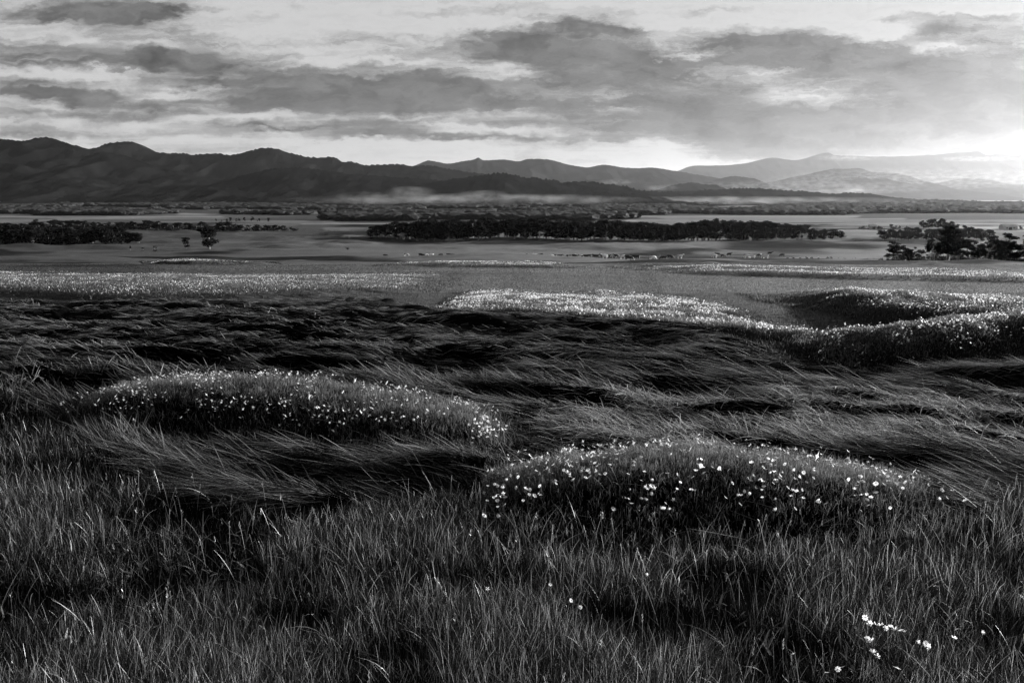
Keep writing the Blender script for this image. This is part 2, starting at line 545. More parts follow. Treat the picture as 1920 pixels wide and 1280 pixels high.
me = mk_mesh('ground', np.stack([XX, YY, ZZ], -1), Fg, {'tone': tone})
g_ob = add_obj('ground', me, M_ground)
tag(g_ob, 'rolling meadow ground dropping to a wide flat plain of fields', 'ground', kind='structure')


def gz(X, Y):
    return ground(np.asarray(X, float), np.asarray(Y, float))


# ------------------------------------------------------------------ mountains and hills
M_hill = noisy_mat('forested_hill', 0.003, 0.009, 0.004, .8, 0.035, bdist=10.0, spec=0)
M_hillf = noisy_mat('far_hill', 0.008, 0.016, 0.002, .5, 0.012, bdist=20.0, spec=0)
RANGES = [
    # name, distance, front width, back width, crest points, fringe (tree line) height, material, label
    ('mountain', 5200, 2300, 1200, [(-700, 300), (-300, 285), (-100, 268), (0, 262), (40, 265), (82, 258), (125, 269), (170, 281), (235, 293), (285, 311),
      (330, 322), (400, 335), (480, 345), (600, 356), (720, 366), (820, 380)], 7, M_hill, 'darkest round-topped mountain at the left edge'),
    ('mountain', 6900, 2500, 1600, [(60, 330), (120, 300), (175, 280), (200, 270), (232, 266), (248, 267), (270, 277), (300, 287), (340, 288), (360, 291), (400, 288),
      (430, 291), (470, 284), (492, 279), (515, 279), (540, 287), (590, 296), (625, 295), (640, 303), (665, 305), (690, 311), (717, 309),
      (750, 309), (780, 312), (813, 312), (847, 318), (880, 323), (915, 328), (980, 345), (1060, 366), (1120, 380)], 9, M_hill, 'dark mountain ridge with twin summits behind the left mountain'),
    ('hill', 4900, 1900, 900, [(330, 372), (400, 345), (470, 326), (520, 316), (560, 315), (620, 322), (700, 330), (800, 336), (900, 345), (1000, 354), (1100, 368), (1180, 380)],
      6, M_hill, 'forested foothill ridge below the twin summits'),
    ('hill', 4500, 1600, 900, [(640, 378), (760, 352), (850, 336), (915, 328), (940, 325), (960, 327), (983, 334), (1007, 335), (1033, 338), (1063, 344), (1077, 342),
      (1100, 342), (1133, 346), (1173, 350), (1200, 357), (1240, 361), (1300, 370), (1380, 384)], 8, M_hill, 'tree fringed hill running down to the centre of the plain'),
    ('hill', 5000, 1600, 1000, [(1080, 384), (1160, 368), (1240, 361), (1280, 359), (1323, 357), (1360, 355), (1407, 353), (1440, 355), (1480, 358), (1533, 361), (1563, 364),
      (1590, 362), (1627, 363), (1653, 368), (1687, 372), (1747, 375), (1813, 376), (1847, 378), (1920, 378), (2300, 380)], 6, M_hill, 'long low grey ridge right of centre'),
    ('mountain', 13500, 3500, 2200, [(600, 352), (700, 332), (778, 311), (803, 301), (840, 307), (873, 302), (890, 299), (897, 296), (907, 301), (950, 300), (968, 303),
      (993, 298), (1023, 299), (1067, 309), (1097, 314), (1133, 310), (1180, 315), (1220, 315), (1267, 321), (1350, 335), (1450, 352), (1550, 368)], 4, M_hillf,
      'mid grey mountain range with a small pointed peak'),
    ('hill', 7600, 1700, 900, [(1190, 372), (1240, 354), (1270, 346), (1300, 342), (1323, 346), (1340, 347), (1362, 355), (1420, 372)], 6, M_hill, 'small wooded knoll in front of the hazy range'),
    ('hill', 10800, 2200, 1500, [(1000, 362), (1060, 345), (1100, 338), (1150, 335), (1175, 341), (1230, 352), (1290, 366)], 4, M_hillf, 'low hazy hill behind the centre ridge'),
    ('hill', 11800, 2200, 1500, [(1240, 372), (1300, 352), (1337, 340), (1373, 331), (1413, 335), (1447, 348), (1520, 366)], 4, M_hillf, 'pale rounded hill right of the wooded knoll'),
    ('mountain', 14800, 3500, 2200, [(1300, 372), (1380, 356), (1453, 340), (1513, 327), (1563, 317), (1613, 316), (1633, 322), (1680, 325), (1713, 333), (1740, 346),
      (1775, 341), (1813, 335), (1847, 337), (1900, 346), (1960, 344), (2100, 350), (2400, 365)], 3, M_hillf, 'pale double-humped mountain in the right hand haze'),
    ('mountain', 23500, 4500, 2500, [(900, 352), (1080, 340), (1200, 330), (1267, 321), (1303, 311), (1337, 311), (1373, 309), (1410, 304), (1447, 296), (1487, 301), (1527, 292), (1550, 287),
      (1567, 291), (1600, 292), (1650, 294), (1720, 292), (1780, 288), (1833, 284), (1853, 291), (1873, 288), (1907, 293), (1930, 285), (2050, 292), (2300, 300), (2700, 330)],
      3, M_hillf, 'faintest and farthest mountain range fading into the haze'),
]
for ri, (nm, D, wf, wb, pts, fringe, mt, lab) in enumerate(RANGES):
    xs = np.array([sx(x, r) * D for x, r in pts])
    zs = np.array([tdep(r) * D + ZC for x, r in pts])
    nx, nt = 700, 90
    X1 = np.linspace(xs[0], xs[-1], nx)
    zc = pchip(xs, zs)(X1)
    fr_ = fringe * (vn(X1 / (D * .0022), X1 * 0, 60 + ri) - .3) * 1.5
    zc = zc + D * .0011 * (fbm(X1 / (D * .012), X1 * 0, 90 + ri, 3) - .5)
    t = np.concatenate([-np.linspace(1, 0, 62) ** 1.3, np.linspace(0, 1, 29)[1:]])
    T, XG = np.meshgrid(t, X1, indexing='ij')
    ZCG = np.broadcast_to(zc, T.shape)
    wmod = 1 + .35 * (fbm(XG / (D * .05), XG * 0, 70 + ri, 2) - .5)
    YG = D + np.where(T < 0, T * wf * wmod, T * wb)
    zb = base(YG) - 12
    pr = np.where(T < 0, (1 - np.abs(T)) ** 1.35, 1 - T ** 1.5)
    rid = 1 - np.abs(2 * fbm(XG / (D * .045) + .3 * T, YG / (D * .13), 120 + ri, 4) - 1)
    env = np.sin(np.pi * np.clip(np.abs(T), 0, 1) ** .7) * (T < 0)
    Hh = ZCG - zb
    ZG = zb + Hh * pr + Hh * env * (rid - .86) * .38
    ZG = ZG + fr_[None, :] * (np.abs(T) < .004)
    ZG = ZG + env * 6 * (vn(XG / 18, YG / 18, 9) - .5)
    ends = smst(np.minimum(np.arange(nx), nx - 1 - np.arange(nx)).astype(float), -1, 25)
    ZG = zb + (ZG - zb) * ends[None, :]
    idx = np.arange(T.size).reshape(T.shape)
    Fr = np.stack([idx[:-1, :-1], idx[:-1, 1:], idx[1:, 1:], idx[1:, :-1]], -1).reshape(-1, 4)
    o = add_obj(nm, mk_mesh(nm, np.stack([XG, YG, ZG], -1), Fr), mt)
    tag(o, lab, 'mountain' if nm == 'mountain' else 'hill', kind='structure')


# ------------------------------------------------------------------ grass
def blades(X, Y, L, W_, az, th0, bend, tone, S=3, twist=None, lift=0.0, tipw=0.12):
    """ribbons rooted on the ground: th0 = lean from the vertical at the root, bend = extra lean at the tip"""
    n = len(X)
    Zr = gz(X, Y) - 0.01 + lift
    hx, hy = np.cos(az), np.sin(az)
    P_ = np.zeros((n, S + 1, 3))
    P_[:, 0, 0], P_[:, 0, 1], P_[:, 0, 2] = X, Y, Zr
    st = L / S
    for k in range(S):
        th = th0 + bend * (k + .5) / S
        P_[:, k + 1, 0] = P_[:, k, 0] + st * np.sin(th) * hx
        P_[:, k + 1, 1] = P_[:, k, 1] + st * np.sin(th) * hy
        P_[:, k + 1, 2] = P_[:, k, 2] + st * np.cos(th)
    if twist is None:
        twist = RNG.uniform(-1.2, 1.2, n)
    wx, wy = -hy * np.cos(twist) + hx * np.sin(twist), hx * np.cos(twist) + hy * np.sin(twist)
    wz = np.sin(RNG.uniform(-.7, .7, n)) * .5
    V_ = np.zeros((n, S + 1, 2, 3))
    for k in range(S + 1):
        tt = k / S
        w = W_ * .5 * (1 - (1 - tipw) * tt ** 1.6)
        off = np.stack([wx * w, wy * w, wz * w], -1)
        V_[:, k, 0] = P_[:, k] - off
        V_[:, k, 1] = P_[:, k] + off
    b0 = (np.arange(n) * (S + 1) * 2)[:, None]
    k = np.arange(S)[None, :] * 2
    Fq = np.stack([b0 + k, b0 + k + 1, b0 + k + 3, b0 + k + 2], -1).reshape(-1, 4)
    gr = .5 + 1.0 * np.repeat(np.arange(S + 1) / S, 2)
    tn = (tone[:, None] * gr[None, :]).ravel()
    return V_.reshape(-1, 3), Fq, tn, P_[:, -1]


class Pile:
    def __init__(s):
        s.v, s.f, s.t, s.n = [], [], [], 0

    def add(s, v, f, t):
        s.v.append(v.astype(np.float32))
        s.f.append((f + s.n).astype(np.int32))
        s.t.append(t.astype(np.float32))
        s.n += len(v)

    def build(s, name, mat):
        me = mk_mesh(name, np.concatenate(s.v), np.concatenate(s.f), {'tone': np.concatenate(s.t)})
        o = add_obj(name, me, mat)
        s.v = s.f = s.t = None
        return o


def scatter(y0, y1, dens, smax=0.76, m0=0.8):
    """uniform points on the ground between two distances"""
    A = smax * (y1 * y1 - y0 * y0) + 2 * m0 * (y1 - y0)
    n = int(A * dens)
    Y = np.sqrt(RNG.uniform(y0 * y0, y1 * y1, n))
    X = RNG.uniform(-1, 1, n) * (smax * Y + m0)
    return X, Y


def tones(n, lo, hi, dry=0.08, dlo=.18, dhi=.4):
    t = lo + (hi - lo) * RNG.random(n) ** 1.6
    d = RNG.random(n) < dry
    return np.where(d, RNG.uniform(dlo, dhi, n), t)


def bank_top(X, Y, names):
    m = np.zeros(len(X))
    for b in BANKS:
        if b['n'] in names:
            am, dy = bank_amount(b, X, Y)
            if b['n'] == 'left':
                am = np.maximum(am - .12, 0)
            m = np.maximum(m, smst(am, .0005, .02) * smst(np.interp(X, b['X'], b['H']), .02, .14))
    return m


# upright foreground grass
up = Pile()
for (y0, y1, dens, wd) in ((2.4, 5.0, 8500, .0026), (5.0, 7.5, 5600, .0033), (7.5, 10.5, 2300, .005), (10.5, 16, 900, .0075)):
    X, Y = scatter(y0, y1, dens)
    fmk = flat_mask(X, Y)
    bt = bank_top(X, Y, ('near', 'left'))
    cl = fbm(X * 1.3, Y * 1.3, 201, 3)
    keep = (RNG.random(len(X)) > fmk) & (RNG.random(len(X)) > bt * .97) & (RNG.random(len(X)) < .35 + 1.4 * smst(cl, .3, .6))
    X, Y, cl = X[keep], Y[keep], cl[keep]
    n = len(X)
    L = RNG.uniform(.11, .29, n) * (.6 + .8 * cl)
    az = RNG.uniform(0, 2 * np.pi, n)
    lean = np.abs(RNG.normal(.06, .15, n))
    bend = np.abs(RNG.normal(.35, .45, n)) + (RNG.random(n) < .12) * RNG.uniform(.8, 2.2, n)
    tn = tones(n, .001, .02, .15, .08, .36) * (.25 + 1.4 * smst(cl, .3, .65))
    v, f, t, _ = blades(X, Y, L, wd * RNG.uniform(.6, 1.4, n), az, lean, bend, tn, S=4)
    up.add(v, f, t)
# long arching stalks
X, Y = scatter(2.6, 8, 26)
fmk = flat_mask(X, Y)
k = fmk < .5
X, Y = X[k], Y[k]
n = len(X)
v, f, t, _ = blades(X, Y, RNG.uniform(.28, .45, n), np.full(n, .0035), RNG.uniform(0, 6.3, n), RNG.uniform(.05, .5, n), RNG.uniform(.2, 1.6, n),
                    RNG.uniform(.08, .3, n), S=6)
up.add(v, f, t)
X, Y = scatter(2.8, 7.4, 9)
fmk = flat_mask(X, Y)
ex = (Y > 5.3) | (RNG.random(len(X)) < .45)
k = (fmk < .3) & ex
X, Y = X[k], Y[k]
n = len(X)
azs, l0, b0_ = RNG.uniform(0, 6.3, n), np.abs(RNG.normal(0, .1, n)), RNG.uniform(.05, .5, n)
ts = RNG.uniform(.12, .34, n)
v, f, t, tip = blades(X, Y, RNG.uniform(.26, .42, n), np.full(n, .0024), azs, l0, b0_, ts, S=4, tipw=.6)
up.add(v, f, t)
for j in range(7):        # spikelets up the top of each stalk
    fr_h = tip[:, 2] - gz(tip[:, 0], tip[:, 1])
    v, f, t, _ = blades(tip[:, 0] + RNG.normal(0, .0025, n), tip[:, 1] + RNG.normal(0, .0025, n), RNG.uniform(.010, .020, n), np.full(n, .0042), RNG.uniform(0, 6.3, n),
                        RNG.uniform(.2, .8, n), np.zeros(n), ts * 1.2, S=2, lift=fr_h - .008 * j, tipw=.3)
    up.add(v, f, t)
# low broad-leaved weeds in the gaps
X, Y = scatter(2.8, 6.5, 10, m0=.2)
wk = (fbm(X * .9, Y * .9, 871, 2) > .52) & (flat_mask(X, Y) < .3)
X, Y = X[wk], Y[wk]
n = len(X)
for j in range(9):
    v, f, t, _ = blades(X + RNG.normal(0, .03, n), Y + RNG.normal(0, .03, n), RNG.uniform(.04, .11, n), RNG.uniform(.010, .022, n), RNG.uniform(0, 6.3, n), RNG.uniform(.5, 1.2, n),
                        RNG.uniform(.1, .7, n), RNG.uniform(.02, .09, n), S=4, lift=RNG.uniform(.02, .16, n), tipw=.25)
    up.add(v, f, t)
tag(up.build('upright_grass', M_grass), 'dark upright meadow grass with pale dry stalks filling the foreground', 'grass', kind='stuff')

# grass pressed flat in waves
fl = Pile()
for (y0, y1, dens, wd, S) in ((6.0, 9.0, 1500, .0060, 4), (9, 12.5, 1150, .0080, 4), (12.5, 16, 700, .010, 4), (16, 22, 360, .014, 3), (22, 34, 170, .020, 3), (34, 50, 70, .03, 2)):
    X, Y = scatter(y0, y1, dens / 14)
    nt_ = len(X)
    # tufts of strands sharing a lie, a shade and a place
    rep_ = 14
    sp = .10 + .006 * y0
    lie = RNG.normal(0, .34, nt_)
    tl = RNG.normal(0, .035, nt_)
    sh = RNG.uniform(.35, 1.5, nt_)
    X = np.repeat(X, rep_) + RNG.normal(0, sp, nt_ * rep_)
    Y = np.repeat(Y, rep_) + RNG.normal(0, sp * .6, nt_ * rep_)
    lie, sh, tl = np.repeat(lie, rep_), np.repeat(sh, rep_), np.repeat(np.abs(tl), rep_)
    fmk = flat_mask(X, Y)
    bt = bank_top(X, Y, ('near', 'left', 'rightmid', 'centre', 'leftback', 'rightback'))
    keep = (RNG.random(len(X)) < fmk) & (RNG.random(len(X)) > bt * .97)
    X, Y, lie, sh, tl = X[keep], Y[keep], lie[keep], sh[keep], tl[keep]
    n = len(X)
    sl = X / Y
    # a churned patch at centre right, sun highlights painted in as paler strands
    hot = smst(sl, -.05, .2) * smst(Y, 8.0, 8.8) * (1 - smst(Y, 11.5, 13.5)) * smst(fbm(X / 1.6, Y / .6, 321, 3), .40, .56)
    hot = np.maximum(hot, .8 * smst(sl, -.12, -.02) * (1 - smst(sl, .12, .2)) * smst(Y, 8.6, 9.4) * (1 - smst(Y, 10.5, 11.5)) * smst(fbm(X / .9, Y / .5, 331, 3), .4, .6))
    fa = math.pi + FLOW * (1 - .5 * smst(Y, 13, 22)) + 1.6 * (fbm(X / 2.6, Y / 1.6, 301, 2) - .5) + lie + RNG.normal(0, .10, n) + hot * RNG.normal(0, .9, n)
    big = fbm(X / 1.1, Y / .5, 311, 3)
    L = RNG.uniform(.3, .62, n) * (1 + (y0 > 12) * .1 - (y0 > 15) * .3)
    th0 = np.clip(RNG.normal(1.31, .14, n), .7, 1.5) - hot * RNG.uniform(0, .25, n) - .3 * smst(-sl, .3, .6) * smst(14 - Y, 0, 4) + .20 * smst(Y, 11, 17)
    bend = RNG.normal(.36, .18, n) + hot * .3
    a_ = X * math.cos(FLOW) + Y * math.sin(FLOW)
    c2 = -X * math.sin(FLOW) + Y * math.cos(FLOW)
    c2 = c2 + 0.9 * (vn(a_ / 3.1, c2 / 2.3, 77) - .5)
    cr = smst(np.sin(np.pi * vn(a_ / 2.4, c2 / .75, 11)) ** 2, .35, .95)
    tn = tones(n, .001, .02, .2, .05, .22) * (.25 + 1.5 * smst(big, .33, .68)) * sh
    tn = tn * (.35 + 1.3 * cr)  # highlights on the wave crests and dark troughs painted into the tone
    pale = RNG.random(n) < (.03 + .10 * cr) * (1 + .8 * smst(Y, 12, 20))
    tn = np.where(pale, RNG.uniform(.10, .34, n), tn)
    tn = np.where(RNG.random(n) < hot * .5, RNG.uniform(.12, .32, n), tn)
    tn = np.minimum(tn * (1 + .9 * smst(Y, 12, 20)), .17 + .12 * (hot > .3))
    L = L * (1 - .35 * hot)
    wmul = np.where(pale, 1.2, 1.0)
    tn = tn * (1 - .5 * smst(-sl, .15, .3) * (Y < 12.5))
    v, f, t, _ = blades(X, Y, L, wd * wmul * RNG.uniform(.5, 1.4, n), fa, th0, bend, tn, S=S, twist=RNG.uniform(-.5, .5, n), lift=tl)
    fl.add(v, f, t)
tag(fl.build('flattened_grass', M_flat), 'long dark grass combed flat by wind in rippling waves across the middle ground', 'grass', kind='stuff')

# short pale meadow grass farther out
md = Pile()
for (y0, y1, dens, wd, L0) in ((18, 40, 200, .014, .10), (40, 70, 45, .03, .10), (70, 130, 5, .08, .12)):
    X, Y = scatter(y0, y1, dens)
    fmk = flat_mask(X, Y)
    frn = np.zeros(len(X))
    for b in BANKS[2:]:
        am, dy = bank_amount(b, X, Y)
        frn = np.maximum(frn, (am > .03) * (dy < 0) * (np.interp(X, b['X'], b['H']) > .04))
    keep = (RNG.random(len(X)) > fmk) & (RNG.random(len(X)) > frn * .85)
    X, Y = X[keep], Y[keep]
    n = len(X)
    cl = fbm(X / (Y * .08), Y / (Y * .03), 401, 3)
    tn = (.05 + .04 * RNG.random(n)) * (.5 + 1.0 * cl) * np.where(Y > 40, 1.3, 1) * (.42 + .6 * smst(X / Y, -.5, .15))  # leftward loss of light painted into the blade tone as well
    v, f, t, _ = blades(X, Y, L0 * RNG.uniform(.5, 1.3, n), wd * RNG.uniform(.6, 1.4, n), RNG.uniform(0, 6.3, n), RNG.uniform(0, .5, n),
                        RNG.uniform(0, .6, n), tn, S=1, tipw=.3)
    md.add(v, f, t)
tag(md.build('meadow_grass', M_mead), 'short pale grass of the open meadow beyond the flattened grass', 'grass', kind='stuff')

# feathery leaves of the flowering banks
fo = Pile()
TIPS = {}
for b in BANKS:
    Yc = b['Y']
    y0, y1 = Yc - b['wf'] * .75, Yc + b['pl'] + b['wb'] * .8
    area = (b['X'][-1] - b['X'][0]) * (y1 - y0)
    dn = {7.7: 7500, 11.4: 4200}.get(Yc, 60000 / Yc ** 1.6 * 2.2)
    n = int(area * dn)
    n = min(n, 110000)
    X = RNG.uniform(b['X'][0], b['X'][-1], n)
    Y = RNG.uniform(y0, y1, n) - Yc + np.interp(X, b['X'], b['YY'])
    am, dy = bank_amount(b, X, Y)
    k = ((am > .62 + .3 * RNG.random(n) ** .5) | ((am > .08) & (RNG.random(n) < .25))) & (RNG.random(n) < smst(np.interp(X, b['X'], b['H']), .03, .16)) & (np.interp(X, b['X'], b['H']) > .05)
    X, Y = X[k], Y[k]
    n = len(X)
    fh = b['fol'] * 1.25
    tuft = fbm(X / (Yc * .02), Y / (Yc * .02), 411, 2)
    up_ = fh * (.2 + .8 * RNG.random(n) ** .8) * (.15 + 1.5 * tuft)
    px_ = (.0026 if Yc < 9 else .0034 if Yc < 15 else Yc * .0006)
    v, f, t, tip = blades(X, Y, fh * RNG.uniform(.25, .6, n), np.full(n, px_), RNG.uniform(0, 6.3, n), RNG.uniform(0, 1.2, n), RNG.uniform(-.6, .6, n),
                          tones(n, .07, .20, .04, .2, .3), S=1 if Yc > 15 else 2, lift=up_ * .75, tipw=.5)
    fo.add(v, f, t)
    if Yc < 15:      # taller stems and grass tips that break the outline
        n = int(area * 130)
        X = RNG.uniform(b['X'][0], b['X'][-1], n)
        Y = RNG.uniform(Yc - b['wf'] * .8, y1, n) - Yc + np.interp(X, b['X'], b['YY'])
        am, dy = bank_amount(b, X, Y)
        k = (am > .02) & (fbm(X * 2.2, Y * 2.2, 421, 2) > .45)
        X, Y = X[k], Y[k]
        n = len(X)
        v, f, t, tip = blades(X, Y, RNG.uniform(.15, .32, n), np.full(n, .0034), RNG.uniform(0, 6.3, n), RNG.uniform(0, .45, n), RNG.uniform(0, 1.1, n),
                              tones(n, .03, .12, .15, .2, .35), S=4)
        fo.add(v, f, t)
    # upright stems under the leaves
    n = int(min(area * (700 if Yc < 15 else 5000 / Yc), 30000))
    X = RNG.uniform(b['X'][0], b['X'][-1], n)
    Y = RNG.uniform(Yc - b['wf'], y1, n) - Yc + np.interp(X, b['X'], b['YY'])
    am, dy = bank_amount(b, X, Y)
    k = am > .05
    X, Y = X[k], Y[k]
    n = len(X)
    v, f, t, tip = blades(X, Y, b['fol'] * RNG.uniform(.7, 1.3, n), np.full(n, px_ * 1.2), RNG.uniform(0, 6.3, n), RNG.uniform(0, .35, n), RNG.uniform(0, .5, n),
                          tones(n, .01, .03, .05, .1, .2), S=2)
    fo.add(v, f, t)
tag(fo.build('feathery_foliage', M_fol), 'fine feathery leaves covering the flowering banks', 'foliage', kind='stuff')

# ------------------------------------------------------------------ flowers
def petal_flower(R, npet, cup, seed):
    rg = np.random.default_rng(seed)
    v, f = [], []
    for i in range(npet):
        a = 2 * math.pi * i / npet + rg.uniform(-.12, .12)
        ln = R * rg.uniform(.85, 1.1)
        wd = R * rg.uniform(.22, .32)
        c_, s2 = math.cos(a), math.sin(a)
        dr = rg.uniform(-.2, .25)
        prof = [(.10, .25, 0), (.45, .85, cup * .5), (.8, 1.0, cup * (.9 + dr)), (1.0, .55, cup * (.8 + dr))]
        b0 = len(v)
        for (rr, ww, zz_) in prof:
            for sg in (-1, 1):
                v.append((c_ * rr * ln - s2 * ww * wd * sg * .9, s2 * rr * ln + c_ * ww * wd * sg * .9, zz_ * R + rg.uniform(-.03, .03) * R))
        for k in range(3):
            f.append((b0 + 2 * k, b0 + 2 * k + 1, b0 + 2 * k + 3, b0 + 2 * k + 2))
    return np.array(v), np.array(f)


M_white, n_ = new_mat('white_petal')
g_ = n_.n('ShaderNodeNewGeometry')
c_ = grey(n_, n_.smooth(n_.noise(g_.outputs['Position'], 60, 3), .3, .7, .74, .88))
d_ = n_.n('ShaderNodeBsdfDiffuse')
t_ = n_.n('ShaderNodeBsdfTranslucent')
n_.link(c_, d_.inputs[0])
n_.link(c_, t_.inputs[0])
x_ = n_.n('ShaderNodeMixShader')
x_.inputs[0].default_value = .45
n_.link(d_.outputs[0], x_.inputs[1])
n_.link(t_.outputs[0], x_.inputs[2])
o_ = n_.n('ShaderNodeOutputMaterial')
n_.link(x_.outputs[0], o_.inputs[0])
M_disc = noisy_mat('flower_centre', .25, .4, 900, .6, 900, bdist=.001)
M_stem = noisy_mat('green_stem', .04, .09, 30)
R0 = .024
heads = []
for s in range(5):
    v, f = petal_flower(R0, (8, 5, 7, 6, 8)[s], (.3, .6, .15, .9, -.2)[s], s)
    heads.append(mk_mesh('petals', v, f))
    heads[-1].materials.append(M_white)
# centre disc: a low dome
dv, df = [], []
for j, (rr, h_) in enumerate(((.22, 0), (.2, .09), (.1, .14))):
    for i in range(8):
        a = i * math.pi / 4
        dv.append((R0 * rr * math.cos(a), R0 * rr * math.sin(a), R0 * h_ + .001))
for j in range(2):
    for i in range(8):
        df.append((j * 8 + i, j * 8 + (i + 1) % 8, j * 8 + 8 + (i + 1) % 8, j * 8 + 8 + i))
df += [(16, 17, 18, 19), (16, 19, 20, 23), (20, 21, 22, 23)]
disc_me = mk_mesh('flower_centre', np.array(dv), np.array(df))
disc_me.materials.append(M_disc)
stems = []
for s in range(3):
    rg = np.random.default_rng(50 + s)
    bx_, by_ = rg.uniform(-.05, .05, 2)
    pts = [(bx_ * t * t * 1.2 - bx_ * 1.2, by_ * t * t * 1.2 - by_ * 1.2, -.20 * (1 - t)) for t in (0, .35, .7, 1)]
    sv2, sf = [], []
    for j, p in enumerate(pts):
        for i in range(5):
            a = i * 2 * math.pi / 5
            r_ = .0016 - .0002 * j
            sv2.append((p[0] + r_ * math.cos(a), p[1] + r_ * math.sin(a), p[2]))
    for j in range(3):
        for i in range(5):
            sf.append((j * 5 + i, j * 5 + (i + 1) % 5, j * 5 + 5 + (i + 1) % 5, j * 5 + 5 + i))
    # two narrow leaves on the stem
    for a in (rg.uniform(0, 3), rg.uniform(3, 6)):
        b0 = len(sv2)
        z0 = rg.uniform(-.15, -.08)
        for (rr, ww, dz) in ((0, .001, 0), (.02, .003, .012), (.045, .0008, .016)):
            for sg in (-1, 1):
                sv2.append((pts[1][0] + math.cos(a) * rr - math.sin(a) * ww * sg, pts[1][1] + math.sin(a) * rr + math.cos(a) * ww * sg, z0 + dz))
        sf += [(b0, b0 + 1, b0 + 3, b0 + 2), (b0 + 2, b0 + 3, b0 + 5, b0 + 4)]
    stems.append(mk_mesh('stem', np.array(sv2), np.array(sf)))
    stems[-1].materials.append(M_stem)


def make_flower(x, y, z, size, label, group, rnd):
    r = bpy.data.objects.new('white_flower', None)
    COL.objects.link(r)
    r.location = (x, y, z)
    r.empty_display_size = .02
    r.rotation_euler = (0, 0, rnd.uniform(0, 6.28))
    r.scale = (size, size, size)
    tag(r, label, 'flower', group)
    tilt = (rnd.uniform(-.9, .9), rnd.uniform(-.9, .9), 0)
    if rnd.random() < .5:      # many heads turn towards the light
        tilt = (rnd.uniform(.2, 1.2), rnd.uniform(-.6, .6), 0)
    h = add_obj('petals', rnd.choice(heads), None, r)
    h.rotation_euler = tilt
    c = add_obj('flower_centre', disc_me, None, r)
    c.rotation_euler = tilt
    add_obj('stem', rnd.choice(stems), None, r)
    return r


rnd = random.Random(5)
nind = 0
# loose group at the bottom right and a few stray ones in the foreground grass
STRAY = [(1622, 1157), (1632, 1170), (1640, 1168), (1652, 1172), (1660, 1176), (1670, 1172), (1678, 1180), (1690, 1181), (1697, 1184), (1627, 1198), (1636, 1200),
         (1793, 1178), (1789, 1196), (1720, 1203), (1736, 1206), (1745, 1213), (1637, 1224), (1645, 1230), (1682, 1250), (1571, 1254), (1580, 1250), (1486, 1224)]
STRAY2 = [(1213, 1078, 'small white flower in the grass just below the nearest bank'), (914, 1104, 'lone white flower in the grass, leftmost of the foreground'),
          (1031, 1098, 'lone white flower in the grass between the leftmost one and the close pair'), (1088, 1138, 'lower white flower of the close pair in the foreground grass'),
          (1070, 1125, 'upper white flower of the close pair in the foreground grass'), (1840, 1185, 'white flower in the grass nearest the right edge'),
          (1550, 1260, 'white flower at the bottom left of the bottom right group')]
gsc = 'white flowers scattered in the foreground grass'


def unproject(x, r, h):
    """point h metres above the ground on the sight line through (x, row)"""
    Yv = rowY(r)
    for _ in range(25):
        s1, t1 = sx(x, r), tdep(r)
        zg = float(gz(np.array([s1 * Yv]), np.array([Yv]))[0]) + h
        Yn = (zg - ZC) / t1
        Yv = .5 * Yv + .5 * Yn
    return sx(x, r) * Yv, Yv, zg


for (x, r) in STRAY:
    X_, Y_, Z_ = unproject(x, r, .26)
    make_flower(X_, Y_, Z_, rnd.uniform(.55, .85), 'white flower in the loose group low in the bottom right grass', 'white flowers low in the bottom right grass', rnd)
    nind += 1
for i, (x, r, lb_) in enumerate(STRAY2):
    X_, Y_, Z_ = unproject(x, r, .30)
    make_flower(X_, Y_, Z_, rnd.uniform(.45, .62), lb_, gsc, rnd)
    nind += 1

far_v, far_f, far_n = [], [], 0


def far_flowers(X, Y, Z, size):
    """small bent four-petal heads, merged"""
    global far_n
    n = len(X)
    a = RNG.uniform(0, 6.3, n)
    tx, ty = RNG.normal(0, .55, n), RNG.normal(0, .55, n)
    V_ = np.zeros((n, 9, 3))
    for k in range(8):
        rr = 1.0 if k % 2 == 0 else .38
        c_, s2 = np.cos(a + k * math.pi / 4), np.sin(a + k * math.pi / 4)
        V_[:, k, 0] = c_ * rr
        V_[:, k, 1] = s2 * rr
        V_[:, k, 2] = c_ * rr * tx + s2 * rr * ty + .2 * (rr > .5)
    V_[:, 8] = 0
    V_ = V_ * size[:, None, None] + np.stack([X, Y, Z], -1)[:, None, :]
    far_v.append(V_.reshape(-1, 3))
    b0 = (np.arange(n) * 9)[:, None] + far_n
    fs = np.array([(8, 7, 0, 1), (8, 1, 2, 3), (8, 3, 4, 5), (8, 5, 6, 7)])
    far_f.append((b0[:, :, None] + fs[None]).reshape(-1, 4))
    far_n += 9 * n


NUM = {'near': 600, 'left': 850, 'rightmid': 1100, 'centre': 6500, 'rightback': 3000, 'leftback': 6000, 'rightfar': 6500, 'centrefar': 3500, 'leftfar': 500}
cand = {}
for b in BANKS:
    Yc = b['Y']
    n0 = NUM[b['n']]
    X = RNG.uniform(b['X'][0], b['X'][-1], n0 * 8)
    Y = np.interp(X, b['X'], b['YY']) + RNG.uniform(-b['wf'] * .75, b['pl'] * 1.2 + b['wb'] * .5, n0 * 8)
    am, dy = bank_amount(b, X, Y)
    cl = fbm(X / (Yc * .03), Y / (Yc * .03), 501, 2)
    k = (am > (.22 if Yc < 15 else .5) + .45 * RNG.random(len(X))) & (np.interp(X, b['X'], b['H']) > .05) & (RNG.random(len(X)) < smst(cl, .42, .66) + .06) & (RNG.random(len(X)) < smst(np.interp(X, b['X'], b['H']), .03, .16))
    X, Y = X[k][:n0], Y[k][:n0]
    Z = gz(X, Y) + b['fol'] * RNG.uniform(.8, 1.5, len(X)) * np.where(am[k][:n0] < .75, 1.4, 1.0)
    cand[b['n']] = (X, Y, Z)
